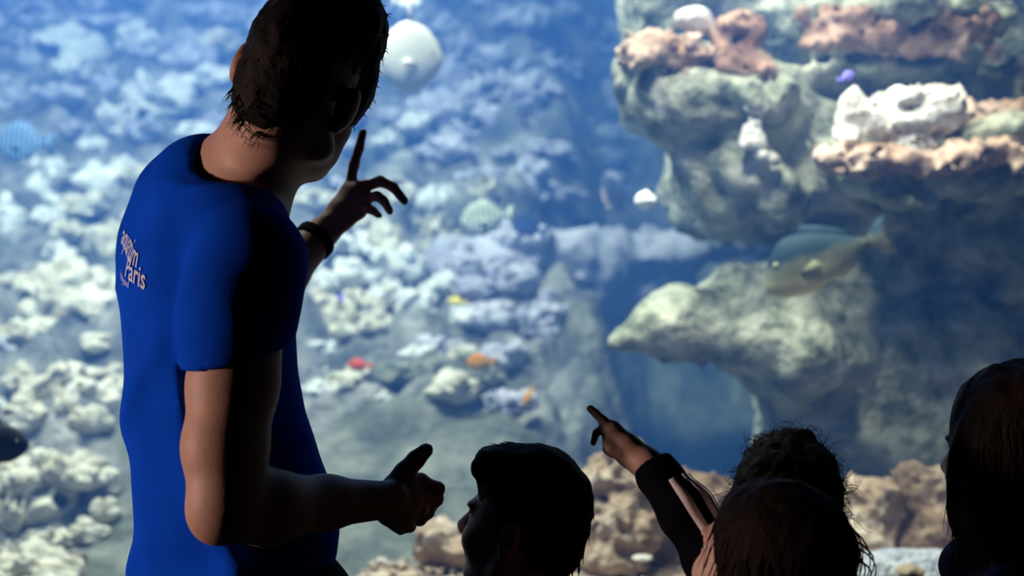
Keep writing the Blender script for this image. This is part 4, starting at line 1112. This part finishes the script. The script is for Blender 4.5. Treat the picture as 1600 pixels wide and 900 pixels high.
# --- child with straight brown bob
m_hair_bob = hair_mat('brown_hair', (0.012, 0.006, 0.004))
gR = frame(42, 2, 0); gk = 0.92; ghc = P(1587, 708, 2.0)
def bob_hair(W):
    V, Q = cap(W, gR, gk, (-0.012, 0, 0.036), (0.112, 0.094, 0.108), subs=[((0.150, 0, -0.055), (0.090, 0.13, 0.115))],
               adds=[((-0.045, 0, -0.050), (0.078, 0.092, 0.085)), ((-0.055, 0, -0.105), (0.066, 0.088, 0.065))] + [((0.014, 0.074 * q, -0.040), (0.058, 0.028, 0.090)) for q in (-1, 1)] + [((0.005, 0.076 * q, -0.105), (0.055, 0.030, 0.055)) for q in (-1, 1)],
               slabs=[((0, 0, -0.150), (0, 0, -1.0))], freq=(55, 55, 9), amp=0.011)
    parts = [(V, Q)]; rs = random.Random(24)
    for i in rs.sample(range(len(V)), 900):
        q = (V[i] - ghc) @ gR / gk
        d = gR @ np.array((q[0] * 1.5 + rs.gauss(0, 0.06), q[1] * 1.5, -1.0))
        if q[0] > 0.05: continue
        parts.append(strand(V[i], d, rs.uniform(0.03, 0.07), 0.0011, 0.35, rs.uniform(0, 0.08), 5, rs))
    return join(parts)
m_purple = mat('dusky_purple_jacket', (0.050, 0.045, 0.085), 0.85, 0.15, 20, 0.15, 0.3, 250)
def hood(s):
    s.cone(ghc + np.array((-0.055, 0.03, -0.165)), ghc + np.array((0.09, -0.05, -0.165)), 0.045, 0.045, 0.04)
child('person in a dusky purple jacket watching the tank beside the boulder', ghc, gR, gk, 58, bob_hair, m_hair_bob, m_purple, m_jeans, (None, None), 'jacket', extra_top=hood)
print('children', round(time.time() - T0, 1))

# ================================================================== FISH
def fish_mat(name, back, side, belly, stripe=None, sscale=0.0, z0=-0.2, z1=0.2):
    """body colour from back to belly (the fish's own colouring), optional bars"""
    if name in MATS: return MATS[name]
    m, N, L = new_mat(name)
    out = N.new('ShaderNodeOutputMaterial'); b = N.new('ShaderNodeBsdfPrincipled'); L.new(b.outputs[0], out.inputs[0])
    b.inputs['Roughness'].default_value = 0.6; b.inputs['Specular IOR Level'].default_value = 0.15
    tc = N.new('ShaderNodeTexCoord'); sp = N.new('ShaderNodeSeparateXYZ'); L.new(tc.outputs['Object'], sp.inputs[0])
    mr = N.new('ShaderNodeMapRange'); mr.inputs[1].default_value = z0; mr.inputs[2].default_value = z1; L.new(sp.outputs['Z'], mr.inputs[0])
    nz = N.new('ShaderNodeTexNoise'); nz.inputs['Scale'].default_value = 9; L.new(tc.outputs['Object'], nz.inputs['Vector'])
    ad = N.new('ShaderNodeMath'); ad.operation = 'MULTIPLY_ADD'; ad.inputs[1].default_value = 0.25; L.new(nz.outputs['Fac'], ad.inputs[0]); L.new(mr.outputs[0], ad.inputs[2])
    r = N.new('ShaderNodeValToRGB'); r.color_ramp.elements.new(0.5)
    for e, (p, c) in zip(r.color_ramp.elements, ((0.25, belly), (0.6, side), (0.9, back))): e.position = p; e.color = (*c, 1)
    L.new(ad.outputs[0], r.inputs[0]); col = r.outputs[0]
    if stripe is not None:
        sn = N.new('ShaderNodeMath'); sn.operation = 'MULTIPLY'; sn.inputs[1].default_value = sscale; L.new(sp.outputs['X'], sn.inputs[0])
        s2 = N.new('ShaderNodeMath'); s2.operation = 'SINE'; L.new(sn.outputs[0], s2.inputs[0])
        gt = N.new('ShaderNodeMath'); gt.operation = 'GREATER_THAN'; gt.inputs[1].default_value = 0.45; L.new(s2.outputs[0], gt.inputs[0])
        mx = N.new('ShaderNodeMix'); mx.data_type = 'RGBA'; L.new(gt.outputs[0], mx.inputs[0]); L.new(col, mx.inputs[6]); mx.inputs[7].default_value = (*stripe, 1)
        col = mx.outputs[2]
    L.new(col, b.inputs['Base Color'])
    MATS[name] = m
    return m
m_fisheye = mat('fish_eye', (0.02, 0.02, 0.02), 0.15, 0.1, 20, 0.6)
m_fishring = mat('fish_eye_ring', (0.6, 0.55, 0.35), 0.3, 0.1, 20, 0.5)

def fin(outline, th=0.012):
    """thin fin from an (x, z) outline"""
    n = len(outline); V = [(x, -th / 2, z) for x, z in outline] + [(x, th / 2, z) for x, z in outline]
    cx = sum(x for x, z in outline) / n; cz = sum(z for x, z in outline) / n
    V += [(cx, -th, cz), (cx, th, cz)]
    Q = []
    for i in range(n):
        j = (i + 1) % n
        Q += [(i, j, 2 * n, 2 * n), (n + j, n + i, 2 * n + 1, 2 * n + 1), (j, i, n + i, n + j)]
    return V, Q

def fish(name, label, pos, length, yaw, pitch, depth, width, m, deep=0.40, dorsal=0.10, tail=0.18, filament=0.0, cat='fish', eye=0.022, mouth=0.0):
    """fish of unit length scaled to `length`; yaw 0 swims to the right (+X), 180 to the left"""
    root = empty(name, pos); root.rotation_euler = (0, -math.radians(pitch), math.radians(yaw)); tag(root, label, cat)
    xs = np.concatenate([np.linspace(-0.34, 0.40, 22), [0.455, 0.485, 0.5]])
    t = (0.5 - xs) / 0.84
    prof = np.where(t < deep, np.sin(np.clip(t / deep, 0, 1) * math.pi / 2) ** 0.62, 0.14 + 0.86 * np.cos(np.clip((t - deep) / (1 - deep), 0, 1) * math.pi / 2) ** 1.15)
    prof = np.maximum(prof, 0.02); n = 18
    a = np.linspace(0, 2 * math.pi, n, endpoint=False)
    top = prof * depth / 2 * 1.05; wid = np.maximum(prof ** 0.8 * width / 2, 0.004)
    V = np.stack([np.repeat(xs, n), (wid[:, None] * np.sign(np.cos(a)) * np.abs(np.cos(a)) ** 1.15).ravel(), (top[:, None] * np.sin(a)).ravel() - mouth * np.repeat(t < 0.25, n) * np.repeat((0.25 - np.clip(t, 0, 0.25)), n)], 1)
    i = np.arange(len(xs) - 1)[:, None] * n; j = np.arange(n)[None]; j2 = (j + 1) % n
    Q = [tuple(q) for q in np.stack([i + j, i + n + j, i + n + j2, i + j2], -1).reshape(-1, 4)]
    Vl = [tuple(v) for v in V]; k = len(Vl)
    Vl += [(-0.34, 0, 0), (0.5, 0, V[-n:, 2].mean())]
    for q in range(n): Q.append((q, (q + 1) % n, k)); b0 = (len(xs) - 1) * n; Q.append((b0 + (q + 1) % n, b0 + q, k + 1))
    zt = lambda x: float(np.interp(x, xs, top))
    fins = [fin([(-0.32, 0.03), (-0.44, tail * 0.9), (-0.52, tail), (-0.47, 0.0), (-0.52, -tail), (-0.44, -tail * 0.9), (-0.32, -0.03)]),
            fin([(0.16, zt(0.16) * 0.9), (0.10, zt(0.10) + dorsal), (-0.05, zt(-0.05) + dorsal * 0.9), (-0.20, zt(-0.2) + dorsal * 0.75), (-0.27, zt(-0.27) + 0.01), (-0.2, zt(-0.2) * 0.6), (0.0, zt(0) * 0.8)]),
            fin([(-0.02, -zt(-0.02) * 0.9), (-0.08, -zt(-0.08) - dorsal * 0.7), (-0.20, -zt(-0.2) - dorsal * 0.7), (-0.27, -zt(-0.27)), (-0.15, -zt(-0.15) * 0.7)]),
            fin([(0.17, -zt(0.17) * 0.9), (0.08, -zt(0.08) - dorsal * 0.6), (0.05, -zt(0.05) * 0.9)])]
    for sy in (-1, 1):                                          # pectoral fins
        fv, fq = fin([(0.20, -0.02), (0.08, 0.03), (0.02, -0.02), (0.08, -0.07)])
        fins.append(([(x, y + sy * (float(np.interp(x, xs, wid)) + 0.004 + (0.2 - x) * 0.18), z - depth * 0.08) for x, y, z in fv], fq))
    if filament: fins.append(fin([(0.12, zt(0.12) * 0.95), (0.02, zt(0.02) + filament), (0.0, zt(0.02) + filament), (0.06, zt(0.06) * 0.95)]))
    for fv, fq in fins:
        o = len(Vl); Vl += list(fv); Q += [tuple(dict.fromkeys(o + v for v in q)) for q in fq]
    me = bpy.data.meshes.new('body'); me.from_pydata([(x * length, y * length, z * length) for x, y, z in Vl], [], Q); me.update()
    me.polygons.foreach_set('use_smooth', np.ones(len(me.polygons), bool))
    # object-space colouring is written for unit length, so keep the mesh unit and scale the part
    me.transform(Matrix.Scale(1 / length, 4)); bo = link('body', me, m, root); bo.scale = (length,) * 3
    for sy in (-1, 1):
        for nm, rad, mm, off in (('eye', eye, m_fishring, 0.0), ('pupil', eye * 0.62, m_fisheye, eye * 0.25)):
            x, z = 0.36, depth * 0.10
            s = Shape(0.01); s.ell((x, sy * (float(np.interp(x, xs, wid)) * 0.86 + off), z), (rad, rad * 0.55, rad)); V2, Q2 = shape_mesh(s, rad * 0.34)
            e = link(nm, raw_mesh(nm, V2, Q2), mm, root); e.scale = (length,) * 3
            if nm == 'eye': ring_ = e
            else: e.parent = ring_; e.scale = (1, 1, 1)
    return root

silver = fish_mat('silver_fish', (0.66, 0.68, 0.58), (0.80, 0.82, 0.72), (0.92, 0.95, 0.84), z0=-0.45, z1=0.45)
fish('spadefish', 'pale silver disc shaped fish beside the head above the blue T-shirt', P(626, 88, 4.5), 0.27, 4, -6, 0.78, 0.16, silver, 0.45, 0.05, 0.14, 0.30)
fish('reef_fish', 'small whitish fish above the silver disc shaped fish', P(636, 3, 5.6), 0.12, 10, 0, 0.36, 0.12, silver)
snap = fish_mat('snapper', (0.015, 0.04, 0.06), (0.26, 0.27, 0.17), (1.0, 0.90, 0.46), z0=-0.24, z1=0.16)
fish('snapper', 'large blue grey fish with a yellow belly between the two dark rocks', P(1288, 400, 3.80), 0.352, 166, -19, 0.45, 0.22, snap, 0.34, 0.06, 0.15, mouth=0.35, eye=0.026)
dark = fish_mat('dark_fish', (0.02, 0.022, 0.035), (0.045, 0.045, 0.06), (0.075, 0.07, 0.085))
fish('damselfish', 'dark brown blue fish close to the glass in front of the cream rocks', P(-14, 692, 3.50), 0.20, -8, -2, 0.46, 0.17, dark, 0.42, 0.06)
strp = fish_mat('striped_fish', (0.55, 0.62, 0.50), (0.82, 0.86, 0.76), (0.88, 0.92, 0.84), (0.25, 0.33, 0.33), 62)
fish('sergeant_fish', 'pale green fish with thin dark bars over the reef shelf', P(762, 340, 5.3), 0.20, 187, -8, 0.62, 0.16, strp, 0.42, 0.06)
bfly = fish_mat('butterfly_fish', (0.03, 0.05, 0.10), (0.10, 0.12, 0.20), (0.75, 0.55, 0.42), z0=-0.3, z1=0.1)
fish('butterfly_fish', 'dark angular fish swimming upwards near the grey overhang', P(958, 308, 5.5), 0.18, 130, 62, 0.55, 0.12, bfly, 0.42, 0.10)
white = fish_mat('white_fish', (0.85, 0.86, 0.76), (0.95, 0.95, 0.88), (0.97, 0.97, 0.93))
fish('boxfish', 'small round white fish just beside the grey overhang', P(1011, 313, 4.1), 0.09, 118, 0, 0.60, 0.66, white, 0.45, 0.05, 0.12, eye=0.03)
blue = fish_mat('navy_fish', (0.015, 0.04, 0.13), (0.03, 0.07, 0.20), (0.06, 0.11, 0.26))
fish('surgeonfish', 'dark navy fish above the pale reef shelf', P(826, 354, 5.6), 0.16, 160, 22, 0.52, 0.14, blue, 0.42, 0.07)
orange = fish_mat('orange_fish', (0.85, 0.30, 0.04), (0.95, 0.45, 0.08), (0.98, 0.62, 0.20))
fish('anthias', 'bright orange fish above the grey mound of the reef', P(752, 566, 4.75), 0.10, 176, 0, 0.52, 0.2, orange, 0.42, 0.05)
red = fish_mat('red_fish', (0.75, 0.10, 0.05), (0.88, 0.18, 0.08), (0.95, 0.35, 0.18))
fish('anthias', 'small red fish over the white pebbles of the reef ledge', P(562, 571, 4.75), 0.085, 168, 4, 0.46, 0.2, red, 0.42, 0.05)
fish('anthias', 'tiny orange fish diving beside the lilac rocks', P(826, 620, 4.6), 0.07, 150, -62, 0.36, 0.2, orange, 0.42, 0.04)
viol = fish_mat('violet_yellow_fish', (0.30, 0.26, 0.85), (0.36, 0.32, 0.90), (0.75, 0.60, 0.20), z0=-0.32, z1=0.0)
fish('fairy_basslet', 'tiny violet and yellow fish over the bleached coral skeleton', P(1323, 122, 3.75), 0.062, 25, 22, 0.50, 0.2, viol, 0.42, 0.05)
yell = fish_mat('yellow_fish', (0.85, 0.68, 0.12), (0.92, 0.80, 0.35), (0.92, 0.90, 0.70))
fish('wrasse', 'small yellow fish among the pale coral rocks', P(714, 472, 5.1), 0.085, 150, 10, 0.34, 0.18, yell)
ultra = fish_mat('ultramarine_fish', (0.10, 0.08, 0.60), (0.18, 0.14, 0.75), (0.35, 0.25, 0.75))
fish('damselfish', 'tiny ultramarine fish among the white coral rocks beside the blue T-shirt', P(533, 467, 5.0), 0.055, 120, 30, 0.42, 0.2, ultra)
tang = fish_mat('blue_tang', (0.03, 0.10, 0.24), (0.05, 0.15, 0.32), (0.08, 0.20, 0.36), (0.30, 0.45, 0.58), 70)
fish('surgeonfish', 'blue fish with thin pale bars in front of the hazy reef', P(38, 222, 5.6), 0.24, 172, 4, 0.62, 0.14, tang, 0.42, 0.06)
print('fish', round(time.time() - T0, 1))
